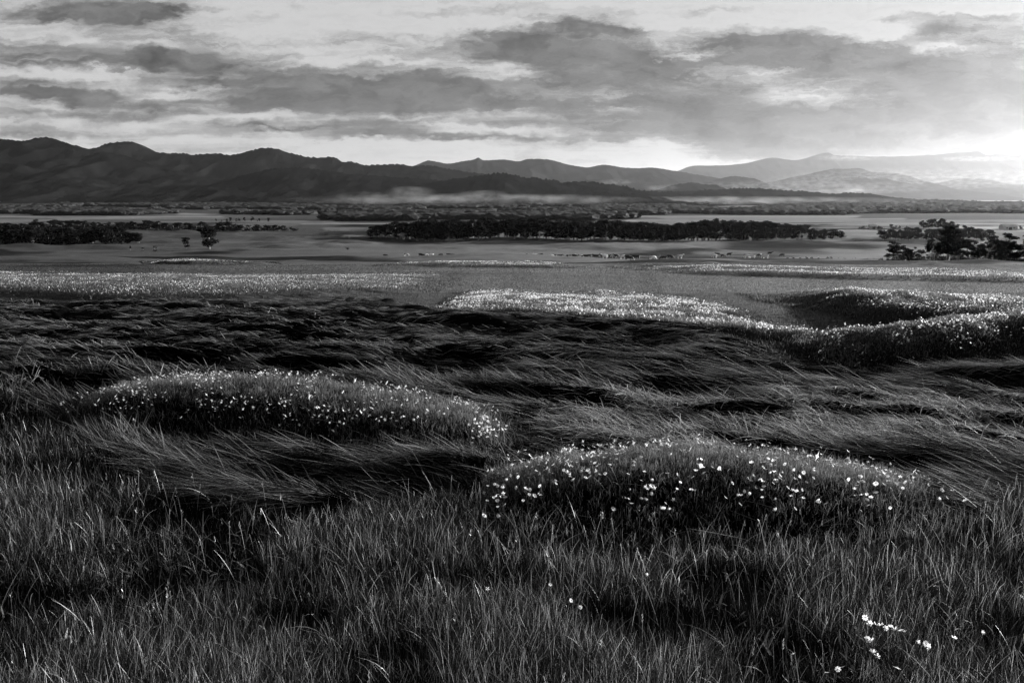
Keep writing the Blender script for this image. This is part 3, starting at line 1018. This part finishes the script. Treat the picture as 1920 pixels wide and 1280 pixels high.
labs = {'near': ('white flower among feathery leaves of the nearest bank', 'white flowers on the nearest bank'),
        'left': ('white flower on the long bank at the left', 'white flowers on the left bank')}
for nm_, take in (('near', 190), ('left', 78)):
    X, Y, Z = cand[nm_]
    order = np.argsort(Y)
    for i in order[:take]:
        q_ = (X[i] - X.min()) / (X.max() - X.min())
        side_ = ', on its left third' if q_ < .333 else ', on its middle third' if q_ < .667 else ', on its right third'
        make_flower(X[i], Y[i], Z[i], rnd.uniform(.6, 1.0), labs[nm_][0] + side_, labs[nm_][1], rnd)
        nind += 1
    rest = order[take:]
    if len(rest):
        far_flowers(X[rest], Y[rest], Z[rest], RNG.uniform(.013, .024, len(rest)))
for b in BANKS[2:]:
    X, Y, Z = cand[b['n']]
    sz = max(.03, b['Y'] * (.0010 if b['Y'] < 35 else .0007)) * RNG.uniform(.7, 1.3, len(X))
    far_flowers(X, Y, Z, sz)
me = mk_mesh('white_flowers', np.concatenate(far_v), np.concatenate(far_f), smooth=False)
o = add_obj('flower_carpet', me, M_white)
tag(o, 'mass of tiny white flowers carpeting the farther banks', 'flowers', kind='stuff')

# ------------------------------------------------------------------ trees
M_leaf = blade_mat('tree_leaves', .6, .35, .02, .5)
M_bark = noisy_mat('pale_bark', .12, .35, 1.2, .4, 6, bdist=.03)


def tube(pts, rad, seg=6):
    pts = np.array(pts, float)
    v, f = [], []
    for j in range(len(pts)):
        d = pts[min(j + 1, len(pts) - 1)] - pts[max(j - 1, 0)]
        d = d / (np.linalg.norm(d) + 1e-9)
        u = np.cross(d, (0.3, 1, 0.1))
        u /= np.linalg.norm(u) + 1e-9
        w = np.cross(d, u)
        for i in range(seg):
            a = 2 * math.pi * i / seg
            v.append(pts[j] + rad[j] * (math.cos(a) * u + math.sin(a) * w))
    for j in range(len(pts) - 1):
        for i in range(seg):
            f.append((j * seg + i, j * seg + (i + 1) % seg, (j + 1) * seg + (i + 1) % seg, (j + 1) * seg + i))
    return np.array(v), np.array(f)


def make_tree_meshes(kind, seed):
    """unit trees 10 m tall; returns trunk mesh, crown mesh"""
    rg = np.random.default_rng(seed)
    tv, tf, n0 = [], [], 0

    def addt(v, f):
        nonlocal n0
        tv.append(v)
        tf.append(f + n0)
        n0 += len(v)
    clumps = []     # centre, radii
    if kind == 'broad':
        lean = rg.uniform(-.6, .6, 2)
        top = np.array([lean[0], lean[1], 8.3])
        addt(*tube([(0, 0, -.3), (lean[0] * .2, lean[1] * .2, 2.5), (lean[0] * .6, lean[1] * .6, 5.5), top], [.24, .19, .13, .04]))
        for i in range(20):
            h = rg.uniform(1.3, 8.2)
            a = rg.uniform(0, 6.3)
            r = rg.uniform(.6, 2.5) * (1 - ((h - 5.2) / 5) ** 2)
            c = np.array([math.cos(a) * r + lean[0] * h / 9, math.sin(a) * r + lean[1] * h / 9, h + rg.uniform(.2, .9)])
            s0 = np.array([lean[0] * h / 10, lean[1] * h / 10, h - 1.2])
            addt(*tube([s0, (s0 + c) / 2 + (0, 0, .2), c], [.09, .06, .02], 4))
            clumps.append((c, rg.uniform(.8, 1.5) * np.array([1, 1, .8])))
        clumps.append((top + (0, 0, .5), np.array([1, 1, 1.1])))
    elif kind == 'slim':
        for st in range(2):
            ox, oy = rg.uniform(-.5, .5, 2)
            top = np.array([ox * 2, oy * 2, rg.uniform(7.5, 9)])
            addt(*tube([(ox, oy, -.3), (ox * 1.2, oy, 3), (ox * 1.5, oy * 1.5, 6), top], [.15, .13, .09, .03]))
            for i in range(8):
                h = rg.uniform(4.6, 9)
                a = rg.uniform(0, 6.3)
                r = rg.uniform(.2, 1.3)
                c = np.array([ox * 1.5 + math.cos(a) * r, oy + math.sin(a) * r, h])
                addt(*tube([(ox * 1.4, oy * 1.3, h - 1), c], [.05, .015], 4))
                clumps.append((c, rg.uniform(.6, 1.0) * np.array([1, 1, 1.2])))
    elif kind == 'pine':
        lean = rg.uniform(.3, 1.4)
        spine = [(0, 0, -.3), (.1 * lean, 0, 2.5), (.5 * lean, .1, 5.2), (lean, .1, 7.8), (lean * 1.3, 0, 9.4)]
        addt(*tube(spine, [.3, .24, .18, .1, .04]))
        for i in range(28):
            h = rg.uniform(1.6, 9.2)
            a = rg.uniform(0, 6.3)
            r = rg.uniform(.8, 3.0) * (1.15 - h / 12)
            c = np.array([math.cos(a) * r + lean * h / 9, math.sin(a) * r, h + .3 * r])
            s0 = np.array([lean * h / 10, 0, h - .3])
            addt(*tube([s0, (s0 + c) / 2 + (0, 0, -.1), c], [.09, .06, .02], 4))
            clumps.append((c, rg.uniform(.8, 1.4) * np.array([1.15, 1.15, .45])))
    elif kind == 'scrub':
        for i in range(7):
            a = rg.uniform(0, 6.3)
            r = rg.uniform(.8, 3.2)
            c = np.array([math.cos(a) * r, math.sin(a) * r, rg.uniform(3.5, 9)])
            mid = np.array([c[0] * .35, c[1] * .35, c[2] * .55])
            addt(*tube([(c[0] * .15, c[1] * .15, -.3), mid, c], [.12, .09, .03], 5))
            for j in range(3):
                e = c + rg.uniform(-1.2, 1.2, 3)
                addt(*tube([mid, (mid + e) / 2 + (0, 0, .3), e], [.06, .04, .015], 4))
                clumps.append((e, rg.uniform(.5, 1.0) * np.array([1, 1, .7])))
            clumps.append((np.array([c[0], c[1], rg.uniform(.4, 1.4)]), np.array([1.2, 1.2, .8])))
    elif kind == 'bush':
        for i in range(4):
            a = rg.uniform(0, 6.3)
            addt(*tube([(0, 0, -.3), (math.cos(a) * 1.5, math.sin(a) * 1.5, 5)], [.15, .04], 4))
        for i in range(16):
            a = rg.uniform(0, 6.3)
            r = rg.uniform(0, 4.2)
            clumps.append((np.array([math.cos(a) * r, math.sin(a) * r, rg.uniform(.8, 8) * (1 - r / 8)]), rg.uniform(1.2, 2.0) * np.array([1, 1, .8])))
    vv, ff, tt, n1 = [], [], [], 0
    per = {'broad': 120, 'slim': 75, 'pine': 110, 'scrub': 60, 'bush': 80}[kind]
    for (c, rad) in clumps:
        m = per
        d = rg.normal(0, 1, (m, 3))
        d /= np.linalg.norm(d, axis=1)[:, None]
        p = c + d * rad * (rg.random(m) ** .45)[:, None] * 1.05
        a = rg.normal(0, 1, (m, 3))
        a /= np.linalg.norm(a, axis=1)[:, None]
        b_ = np.cross(a, rg.normal(0, 1, (m, 3)))
        b_ /= np.linalg.norm(b_, axis=1)[:, None]
        sz = rg.uniform(.18, .40, m)[:, None]
        qv = np.stack([p - a * sz, p - b_ * sz * .55, p + a * sz, p + b_ * sz * .55], 1)
        vv.append(qv.reshape(-1, 3))
        ff.append(np.arange(m * 4).reshape(m, 4) + n1)
        n1 += m * 4
        tt.append(np.repeat(rg.uniform(.01, .035, m) * rg.uniform(.6, 1.4), 4))
    crown = mk_mesh('crown', np.concatenate(vv), np.concatenate(ff), {'tone': np.concatenate(tt)}, smooth=False)
    crown.materials.append(M_leaf)
    trunk = mk_mesh('trunk', np.concatenate(tv), np.concatenate(tf))
    trunk.materials.append(M_bark)
    return trunk, crown


LIB = {k: [make_tree_meshes(k, 100 + 17 * i + 1000 * j) for i in range(n)] for j, (k, n) in
       enumerate((('broad', 5), ('slim', 4), ('pine', 3), ('scrub', 3), ('bush', 3)))}


def plant_tree(kind, name, x, row, top_row, label, cat='tree', group=None, Yd=None, wscale=1.0, flip=None):
    Yv = Yd if Yd else rowY(row)
    X_ = sx(x, row) * Yv
    zg = float(gz(np.array([X_]), np.array([Yv]))[0])
    ht = (row - top_row) * Yv / F * 1.02
    r = bpy.data.objects.new(name, None)
    COL.objects.link(r)
    r.location = (X_, Yv, zg)
    s = ht / 8.8
    ws = s * wscale * rnd.uniform(.9, 1.15)
    r.scale = (ws, ws, s)
    r.rotation_euler = (0, 0, rnd.uniform(0, 6.28) if flip is None else flip)
    tag(r, label, cat, group)
    tm, cm = rnd.choice(LIB[kind])
    add_obj('trunk', tm, None, r)
    add_obj('crown', cm, None, r)
    return r


def belt(n, xs, rows, tops, kinds, name, label, group, jit=3, wscale=1.0):
    for i in range(n):
        x = xs[0] + (xs[1] - xs[0]) * (i + rnd.uniform(-.45, .45)) / (n - 1)
        row = float(np.interp(x, [p[0] for p in rows], [p[1] for p in rows])) - rnd.uniform(0, jit)
        top = float(np.interp(x, [p[0] for p in tops], [p[1] for p in tops])) + rnd.uniform(-3, 4)
        kd = rnd.choice(kinds)
        part_ = ('towards its left end', 'around its middle', 'towards its right end')[min(2, max(0, int(3 * i / n)))]
        if i in (0, n - 1):
            part_ = 'at its very left end' if i == 0 else 'at its very right end'
        plant_tree(kd, name, x, row, top, label + ', ' + part_, 'tree', group, wscale=wscale)


# long belt across the middle of the plain
belt(150, (690, 1576), [(690, 449), (800, 453), (1250, 455), (1576, 452)],
     [(690, 434), (740, 424), (850, 418), (1050, 422), (1250, 424), (1340, 418), (1400, 420), (1480, 426), (1576, 436)],
     ['broad', 'broad', 'broad', 'slim'], 'broadleaf_tree', 'broadleaf tree crowded into the long central tree belt', 'trees of the long central belt', 5, 1.7)
# black grove at the far left
belt(56, (-60, 262), [(-60, 463), (262, 459)], [(-60, 424), (60, 427), (90, 433), (180, 431), (225, 430), (262, 441)],
     ['broad', 'broad', 'bush'], 'grove_tree', 'black tree in the dense far left grove', 'trees of the left grove', 6, 1.7)
# thin line behind it
belt(72, (60, 552), [(60, 431), (552, 435)], [(60, 417), (300, 419), (420, 419), (552, 427)],
     ['broad', 'broad', 'bush'], 'distant_tree', 'distant tree in the line behind the left grove', 'trees of the line behind the left grove', 2, 1.8)
# grove on the right
belt(36, (1648, 1856), [(1648, 451), (1856, 453)], [(1648, 437), (1690, 432), (1780, 431), (1830, 432), (1856, 436)],
     ['broad', 'broad'], 'broadleaf_tree', 'grey tree in the hazy grove behind the right pines', 'trees of the right hazy grove', 4, 1.6)
# oval copse and hedge far right
belt(14, (1730, 1796), [(1730, 430), (1796, 430)], [(1730, 418), (1765, 415), (1796, 421)], ['broad'], 'distant_tree',
     'small far tree in the oval copse at the right', 'trees of the far oval copse', 2, 1.3)
belt(12, (1590, 1700), [(1590, 430), (1700, 430)], [(1590, 426), (1640, 422), (1700, 426)], ['broad', 'bush'], 'distant_tree',
     'tiny far tree in the right fields hedge', 'trees of the far right hedge line', 1, 1.3)
belt(10, (1876, 1930), [(1876, 431), (1930, 431)], [(1876, 424), (1930, 423)], ['broad'], 'distant_tree',
     'tiny far tree beside the right edge farmhouse', 'trees by the right hand farmstead', 1, 1.3)
belt(12, (395, 500), [(395, 416), (500, 416)], [(395, 411), (450, 409), (500, 411)], ['broad', 'pine'], 'distant_tree',
     'tiny far tree on the pale field left of centre', 'trees on the far pale field', 1, 1.2)
# lone trees
plant_tree('broad', 'lone_tree', 393, 469, 431, 'lone dark tree standing in the open meadow left of centre', wscale=1.7)
plant_tree('broad', 'small_tree', 350, 468, 450, 'small dark tree just left of the lone tree', wscale=1.4)
plant_tree('bush', 'round_bush', 652, 468, 461, 'tiny round bush alone in the meadow right of the lone tree', 'bush')
plant_tree('scrub', 'bare_shrub', 290, 471, 461, 'sparse twiggy shrub in the meadow below the left grove', 'shrub')
plant_tree('scrub', 'bare_shrub', 268, 471, 464, 'lower twiggy shrub left of the sparse one', 'shrub')
plant_tree('slim', 'dead_sapling', 245, 470, 462, 'thin upright sapling left of the twiggy shrubs', 'sapling')
# dark pines and scrub on the right
PR = [('pine', 1674, 489, 456, 'flat-topped pine at the left end of the dark right hand clump', 1.0),
      ('pine', 1697, 490, 464, 'low spreading pine beside the flat-topped pine', 1.1),
      ('scrub', 1722, 491, 466, 'open twiggy scrub left of the tall pine', 1.0),
      ('slim', 1742, 492, 452, 'slender thin-leaved tree left of the tall pine', .8),
      ('pine', 1776, 493, 437, 'broad black pine in the middle of the right hand clump', 1.25),
      ('pine', 1796, 493, 433, 'tallest windswept black pine of the right hand clump', 1.3),
      ('scrub', 1822, 493, 458, 'see-through scrub right of the tallest pine', 1.1),
      ('scrub', 1846, 493, 456, 'see-through scrub second right of the tallest pine', 1.1),
      ('pine', 1868, 493, 449, 'dark pine left of the last one at the right edge', 1.1),
      ('pine', 1893, 493, 443, 'spreading dark pine near the right edge', 1.2),
      ('scrub', 1908, 493, 455, 'open scrub below the spreading pine', 1.1),
      ('slim', 1757, 492, 458, 'thin-leaved tree touching the broad black pine on its left', 1.3),
      ('broad', 1835, 493, 462, 'rounded bushy tree right of the tallest pine', 1.2),
      ('broad', 1706, 491, 470, 'small rounded tree between the low pine and the scrub', 1.3),
      ('broad', 1880, 493, 456, 'rounded dark tree in front of the spreading pine', 1.2),
      ('pine', 1932, 493, 446, 'dark pine cut by the right edge of the picture', 1.2),
      ('pine', 1975, 493, 446, 'dark pine just beyond the right edge', 1.2)]
for (k_, x, r, tp, lb, ws) in PR[:-1]:
    plant_tree(k_, {'pine': 'pine_tree', 'scrub': 'scrub_tree', 'slim': 'slender_tree', 'broad': 'broadleaf_tree'}[k_], x, r, tp, lb, 'tree' if k_ != 'scrub' else 'scrub', wscale=ws * 1.25)
for i in range(26):
    x = 1655 + i * 10.6 + rnd.uniform(-4, 4)
    plant_tree('bush', 'undergrowth_bush', x, 492.5 - rnd.uniform(0, 2), 475 + rnd.uniform(-6, 7), 'dark bush in the undergrowth below the right hand pines', 'bush',
               'bushes under the right hand pines', wscale=1.2)
for i in range(16):
    x = 1480 + i * 11.5 + rnd.uniform(-4, 4)
    plant_tree('bush', 'low_bush', x, 484.5 + i * .25, 480.5 + i * .2 + rnd.uniform(-1, 1), 'low dark bush in the hedge running left from the pines', 'bush',
               'bushes of the low hedge', wscale=1.3)

# far woods: merged crowns
def ico():
    t = (1 + 5 ** .5) / 2
    v = np.array([(-1, t, 0), (1, t, 0), (-1, -t, 0), (1, -t, 0), (0, -1, t), (0, 1, t), (0, -1, -t), (0, 1, -t), (t, 0, -1), (t, 0, 1), (-t, 0, -1), (-t, 0, 1)], float)
    v /= np.linalg.norm(v[0])
    f = [(0, 11, 5), (0, 5, 1), (0, 1, 7), (0, 7, 10), (0, 10, 11), (1, 5, 9), (5, 11, 4), (11, 10, 2), (10, 7, 6), (7, 1, 8), (3, 9, 4), (3, 4, 2), (3, 2, 6), (3, 6, 8), (3, 8, 9),
         (4, 9, 5), (2, 4, 11), (6, 2, 10), (8, 6, 7), (9, 8, 1)]
    v = list(map(tuple, v))
    cache, nf = {}, []

    def mid(a, b):
        k = (min(a, b), max(a, b))
        if k not in cache:
            p = (np.array(v[a]) + np.array(v[b])) / 2
            v.append(tuple(p / np.linalg.norm(p)))
            cache[k] = len(v) - 1
        return cache[k]
    for a, b, c in f:
        ab, bc, ca = mid(a, b), mid(b, c), mid(c, a)
        nf += [(a, ab, ca), (b, bc, ab), (c, ca, bc), (ab, bc, ca)]
    return np.array(v), np.array(nf)


IV, IF = ico()


def wood(name, X, Y, h, w, lab, mat):
    n = len(X)
    nz = RNG.uniform(.72, 1.22, (n, len(IV), 1))
    V_ = IV[None] * nz * np.stack([w, w, h * .5], -1)[:, None, :]
    a = RNG.uniform(0, 6.3, n)
    c_, s2 = np.cos(a)[:, None], np.sin(a)[:, None]
    vx = V_[..., 0] * c_ - V_[..., 1] * s2 + X[:, None]
    vy = V_[..., 0] * s2 + V_[..., 1] * c_ + Y[:, None]
    Z = gz(X, Y)
    vz = V_[..., 2] + (Z + h * .5)[:, None]
    V_ = np.stack([vx, vy, vz], -1)
    Fq = (IF[None] + (np.arange(n) * len(IV))[:, None, None]).reshape(-1, 3)
    o = add_obj(name, mk_mesh(name, V_, Fq, smooth=False), mat)
    tag(o, lab, 'woodland', kind='stuff')


M_wood = noisy_mat('woodland_canopy', .010, .03, .25, 1.0, .6, bdist=1.5)
RG2 = np.random.default_rng(99)
n = 60000
Yw = np.exp(RG2.uniform(math.log(1150), math.log(4300), n))
Xw = RG2.uniform(-.75, .8, n) * Yw
xw, rw = project(Xw, Yw, base(Yw))
mask = fbm(xw / 170, rw / 3.0, 601, 3)
for (x0, x1, r0, r1, tv_) in FIELDS:
    mask = np.where((xw > x0) & (xw < x1) & (rw > r0 - .8) & (rw < r1 + 1.2), 0, mask)
left = (xw < 1250)
keepL = left & (rw < np.interp(xw, [-200, 0, 250, 330, 560, 640, 900, 1250], [404, 404, 404, 400, 404, 416, 420, 416])) & (mask > .51)
keepR = (~left) & (rw < np.interp(xw, [1250, 1400, 1600, 1750, 1950, 2400], [400, 403, 404, 400, 402, 402])) & (mask > .44)
keepM = (xw > 560) & (xw < 960) & (rw > 408) & (rw < 417) & (mask > .55)
k = keepL | keepR | keepM
Xw, Yw = Xw[k], Yw[k]
hw_ = RG2.uniform(3.5, 11, len(Xw)) * (1 + smst(Yw, 2000, 4000) * .8)
wood('distant_woodland', Xw, Yw, hw_, hw_ * RG2.uniform(1.0, 1.7, len(Xw)), 'far off woodland massed along the foot of the hills', M_wood)

# ------------------------------------------------------------------ cattle
def skin_mesh(name, pts, edges, rads):
    me = bpy.data.meshes.new(name)
    me.from_pydata(pts, edges, [])
    ob = bpy.data.objects.new(name, me)
    COL.objects.link(ob)
    ob.modifiers.new('skin', 'SKIN')
    for i, r in enumerate(rads):
        me.skin_vertices[0].data[i].radius = (r[0], r[1]) if isinstance(r, tuple) else (r, r)
    me.skin_vertices[0].data[0].use_root = True
    sb = ob.modifiers.new('sub', 'SUBSURF')
    sb.levels = 1
    dg = bpy.context.evaluated_depsgraph_get()
    out = bpy.data.meshes.new_from_object(ob.evaluated_get(dg))
    bpy.data.objects.remove(ob)
    out.name = name
    out.materials.clear()
    return out


def cow_mesh(name, grazing, step, mat):
    # spine from the hips (root) forward to the muzzle, x is forward, 1.45 m at the withers
    P_ = [(-.55, 0, 1.08), (-.1, 0, 1.00), (.45, 0, 1.04), (.80, 0, 1.12 if not grazing else .98)]
    R_ = [(.27, .30), (.34, .36), (.30, .36), (.17, .22)]
    if grazing:
        P_ += [(1.08, 0, .62), (1.18, 0, .38), (1.26, 0, .10)]
    else:
        P_ += [(1.02, 0, 1.36), (1.18, 0, 1.42), (1.48, 0, 1.24)]
    R_ += [(.12, .14), (.12, .13), (.075, .075)]
    E_ = [(i, i + 1) for i in range(6)]

    def chain(root, pts, rads):
        prev = root
        for p, r in zip(pts, rads):
            P_.append(p)
            R_.append(r)
            E_.append((prev, len(P_) - 1))
            prev = len(P_) - 1
    for sgn, off in ((1, step), (-1, -step)):
        # hind leg: stifle forward, hock backward
        chain(0, [(-.50, .17 * sgn, .82), (-.46 + off * .4, .17 * sgn, .66), (-.66 + off, .16 * sgn, .44), (-.60 + off, .16 * sgn, .08), (-.54 + off, .16 * sgn, .03)],
              [.17, .13, .065, .05, .06])
        chain(2, [(.50, .16 * sgn, .80), (.50 - off * .5, .16 * sgn, .46), (.50 - off, .16 * sgn, .10), (.54 - off, .16 * sgn, .03)], [.14, .07, .045, .06])
        chain(5, [(P_[5][0] - .04, .17 * sgn, P_[5][2] + .05)], [.035])
    chain(0, [(-.84, 0, 1.18), (-.90, 0, .75), (-.90, 0, .45)], [.05, .025, .045])
    m = skin_mesh(name, P_, E_, R_)
    m.materials.append(mat)
    return m


def cow_mat(name, black, white, thr):
    m, n = new_mat(name)
    t = n.n('ShaderNodeTexCoord')
    f = n.noise(t.outputs['Object'], 1.3, 1.5, .5)
    v = n.smooth(f, thr - .02, thr + .02, white, black)
    pr = n.n('ShaderNodeBsdfPrincipled')
    n.link(grey(n, v), pr.inputs['Base Color'])
    pr.inputs['Roughness'].default_value = .6
    o = n.n('ShaderNodeOutputMaterial')
    n.link(pr.outputs[0], o.inputs[0])
    return m


CM = {'b': cow_mat('black_hide', .008, .01, .5), 'p': cow_mat('patched_hide', .008, .75, .5), 'w': cow_mat('white_hide', .02, .85, .66)}
COWM = {k: [cow_mesh('hide', g, st, CM[k]) for g, st in ((True, .10), (False, .0), (True, -.08))] for k in 'bpw'}
HERD = [(723, 480.5, 'b'), (762, 478, 'p'), (789, 478, 'b'), (792, 480, 'b'), (798, 479, 'p'), (809, 478.5, 'w'), (827, 479, 'b'), (841, 478.5, 'b'), (845, 479.5, 'b'), (850, 480, 'b'),
        (866, 481.5, 'b'), (871, 481, 'b'), (876, 481, 'w'), (880, 478.5, 'b'), (910, 479.6, 'b'), (919, 483.5, 'b'), (940, 481, 'b'), (947, 481.5, 'b'), (964, 482, 'b'),
        (976, 480, 'w'), (983, 481.5, 'b'), (994, 481, 'b'), (998, 481, 'p'), (1005, 479, 'w'), (1009, 480, 'b'), (1010, 483, 'b'), (1015, 481, 'b'), (1034, 482, 'w'),
        (1041, 480, 'b'), (1044, 481, 'p'), (1049, 481.5, 'b'), (1057, 481, 'w'), (1062, 481, 'b'), (1072, 481, 'p'), (1077, 482.5, 'b'), (1082, 481.5, 'p'), (1088, 482, 'p'),
        (1097, 482, 'b'), (1104, 482.5, 'b'), (1115, 482, 'b'), (1118, 482, 'b'), (1130, 482, 'b'), (1134, 483, 'w'), (1145, 481, 'b'), (1151, 482.5, 'p'), (1156, 482.5, 'b'),
        (1168, 483.5, 'w'), (1176, 484, 'b'), (1179, 487, 'b'), (1190, 484, 'b'), (1194, 484, 'b'), (1224, 486, 'w'), (1245, 485.7, 'b'), (1256, 485, 'b'), (1275, 481.5, 'w'),
        (1340, 480, 'w'), (1346, 477.7, 'b'), (1355, 480, 'b'), (1367, 477.7, 'b'), (1399, 480, 'b'), (1401, 483, 'w'), (1410, 483.5, 'w'), (1424, 479, 'b'), (1435, 481, 'b'),
        (1435, 484.5, 'w'), (1443, 476, 'b'), (1467, 479, 'b')]
ONES = ['', 'first', 'second', 'third', 'fourth', 'fifth', 'sixth', 'seventh', 'eighth', 'ninth', 'tenth', 'eleventh', 'twelfth', 'thirteenth', 'fourteenth', 'fifteenth', 'sixteenth',
        'seventeenth', 'eighteenth', 'nineteenth']
TENS = {2: ('twenty', 'twentieth'), 3: ('thirty', 'thirtieth'), 4: ('forty', 'fortieth'), 5: ('fifty', 'fiftieth'), 6: ('sixty', 'sixtieth')}


def ordinal(i):
    if i < 20:
        return ONES[i]
    return TENS[i // 10][1] if i % 10 == 0 else TENS[i // 10][0] + '-' + ONES[i % 10]


CW = {'b': 'black cow', 'p': 'patched cow', 'w': 'whitish cow'}
for i, (x, r, c) in enumerate(HERD):
    Y_ = rowY(r + 2.9)
    X_ = sx(x, r) * Y_
    Z_ = float(gz(np.array([X_]), np.array([Y_]))[0])
    k = rnd.randrange(3)
    o = add_obj('cow', COWM[c][k], None, None, (X_, Y_, Z_ + .02))
    o.rotation_euler = (0, 0, rnd.choice((0, math.pi)) + rnd.uniform(-.5, .5))
    o.scale = (1.3, 1.3, 1.3)
    pose = 'standing' if k == 1 else 'grazing'
    tag(o, '%s %s in the far pasture, %s from the left' % (CW[c], pose, ordinal(i + 1)), 'cow', 'cattle scattered in a line across the far pasture')

# ------------------------------------------------------------------ farm buildings
M_wallw = noisy_mat('pale_boards', .5, .65, .5)
M_roofw = noisy_mat('pale_sheet_roof', .6, .8, .3, rough=.4, spec=.5)
M_roofd = noisy_mat('dark_roof', .05, .1, .5)
M_door = noisy_mat('door_wood', .05, .09, 1.0)


def barn(x, row, wid, dep, hgt, rh, rmat, label, cat='barn'):
    Yv = rowY(row)
    X_ = sx(x, row) * Yv
    z = float(gz(np.array([X_]), np.array([Yv]))[0]) - .2
    r = bpy.data.objects.new(cat.replace(' ', '_'), None)
    COL.objects.link(r)
    r.location = (X_, Yv, z)
    tag(r, label, cat)
    w, d = wid / 2, dep / 2
    v = [(-w, -d, 0), (w, -d, 0), (w, d, 0), (-w, d, 0), (-w, -d, hgt), (w, -d, hgt), (w, d, hgt), (-w, d, hgt), (-w, 0, hgt + rh), (w, 0, hgt + rh)]
    f = [(0, 1, 5, 4), (2, 3, 7, 6), (1, 2, 6, 9, 5), (3, 0, 4, 8, 7)]
    me = bpy.data.meshes.new('wall')
    me.from_pydata(v, [], f)
    add_obj('wall', me, M_wallw, r)
    e = .5
    v = [(-w - e, -d - e, hgt - .1), (w + e, -d - e, hgt - .1), (w + e, 0, hgt + rh + .15), (-w - e, 0, hgt + rh + .15), (-w - e, d + e, hgt - .1), (w + e, d + e, hgt - .1)]
    v += [(a, b, c - .12) for a, b, c in v]
    f = [(0, 1, 2, 3), (3, 2, 5, 4), (7, 6, 9, 8), (8, 9, 10, 11), (0, 6, 7, 1), (4, 5, 11, 10), (0, 3, 9, 6), (3, 4, 10, 9), (1, 7, 8, 2), (2, 8, 11, 5)]
    me = bpy.data.meshes.new('roof')
    me.from_pydata(v, [], f)
    add_obj('roof', me, rmat, r)
    me = box('door', -1.6, 1.6, -d - .06, -d + .05, 0, hgt * .8)
    add_obj('door', me, M_door, r)
    k = max(2, int(wid / 7))
    for i in range(k):
        cx = -w + (i + .5) * wid / k
        if abs(cx) < 2.6:
            continue
        add_obj('window', box('window', cx - .7, cx + .7, -d - .05, -d + .04, hgt * .4, hgt * .75), M_door, r)


def box(name, x0, x1, y0, y1, z0, z1):
    v = np.array([(x, y, z) for z in (z0, z1) for y in (y0, y1) for x in (x0, x1)], float)
    f = np.array([(0, 2, 3, 1), (4, 5, 7, 6), (0, 1, 5, 4), (1, 3, 7, 5), (3, 2, 6, 7), (2, 0, 4, 6)])
    return mk_mesh(name, v, f, smooth=False)


barn(829, 408, 27, 14, 3, 2.2, M_roofw, 'long low white roofed farm shed below the centre hills')
barn(846, 406.5, 12, 12, 4.5, 3, M_roofw, 'taller white shed beside the long low one', 'shed')
barn(650, 402, 24, 14, 3.5, 2.5, M_roofw, 'white roofed barn in the trees left of the long shed')
barn(1636, 429, 7, 6, 3, 2, M_roofw, 'tiny pale farmhouse among the hedge trees in the right fields', 'farmhouse')
barn(1890, 431, 14, 8, 3.4, 2.2, M_roofw, 'pale long farmhouse near the right edge', 'farmhouse')
barn(1130, 419, 10, 8, 4, 2.5, M_roofd, 'dark roofed farmhouse beyond the long tree belt', 'farmhouse')

# ------------------------------------------------------------------ mist rising at the foot of the hills
mm, n_ = new_mat('mist')
pv = n_.n('ShaderNodeVolumePrincipled')
pv.inputs['Color'].default_value = (1, 1, 1, 1)
tcm = n_.n('ShaderNodeTexCoord')
r2 = n_.vm('DOT_PRODUCT', tcm.outputs['Object'], tcm.outputs['Object'], out=1)
gm_ = n_.n('ShaderNodeNewGeometry')
fz = n_.noise(n_.vm('MULTIPLY', gm_.outputs['Position'], (.011, .006, .03)), 1.0, 4.0, .65)
dn_ = n_.m('MULTIPLY', n_.m('SUBTRACT', 1.0, r2, clamp=True), n_.smooth(fz, .38, .68, 0.0, .0006))
n_.link(dn_, pv.inputs['Density'])
pv.inputs['Anisotropy'].default_value = 0.3
oo = n_.n('ShaderNodeOutputMaterial')
n_.link(pv.outputs[0], oo.inputs['Volume'])
mist_me = mk_mesh('mist', IV, IF)
mist_me.materials.append(mm)
for (x, r, hw, hh, Yd) in ((880, 374, 360, 12, 3300), (1350, 376, 420, 9, 3900), (1720, 338, 330, 26, 13800), (1500, 352, 300, 16, 9500), (690, 370, 75, 12, 3500), (770, 360, 50, 12, 3700), (900, 364, 60, 9, 3400),
                           (1155, 341, 38, 6, 9200), (1240, 352, 40, 6, 7000), (1590, 359, 75, 7, 6400), (1600, 353, 24, 8, 6500),
                           (1590, 296, 70, 7, 17500), (1830, 298, 90, 6, 17500)):
    o = add_obj('mist', mist_me, None, None, (sx(x, r) * Yd, Yd, tdep(r) * Yd + ZC))
    o.scale = (hw * Yd / F, 200 if hw < 200 else (400 if Yd < 5000 else 170), hh * Yd / F)
    tag(o, 'wisp of bright mist at the foot of the hills', 'mist', kind='stuff')

# ------------------------------------------------------------------ haze
hz, n_ = new_mat('haze')
pv = n_.n('ShaderNodeVolumePrincipled')
pv.inputs['Color'].default_value = (.95, .95, .95, 1)
pv.inputs['Density'].default_value = 0.88e-5
pv.inputs['Anisotropy'].default_value = 0.7
oo = n_.n('ShaderNodeOutputMaterial')
n_.link(pv.outputs[0], oo.inputs['Volume'])
zmin = float(ZZ.min()) - 60
ho = add_obj('haze', box('haze', -90000, 90000, -200, 65000, zmin, 1330), hz)
tag(ho, 'pale haze thickening towards the right hand mountains', 'haze', kind='stuff')
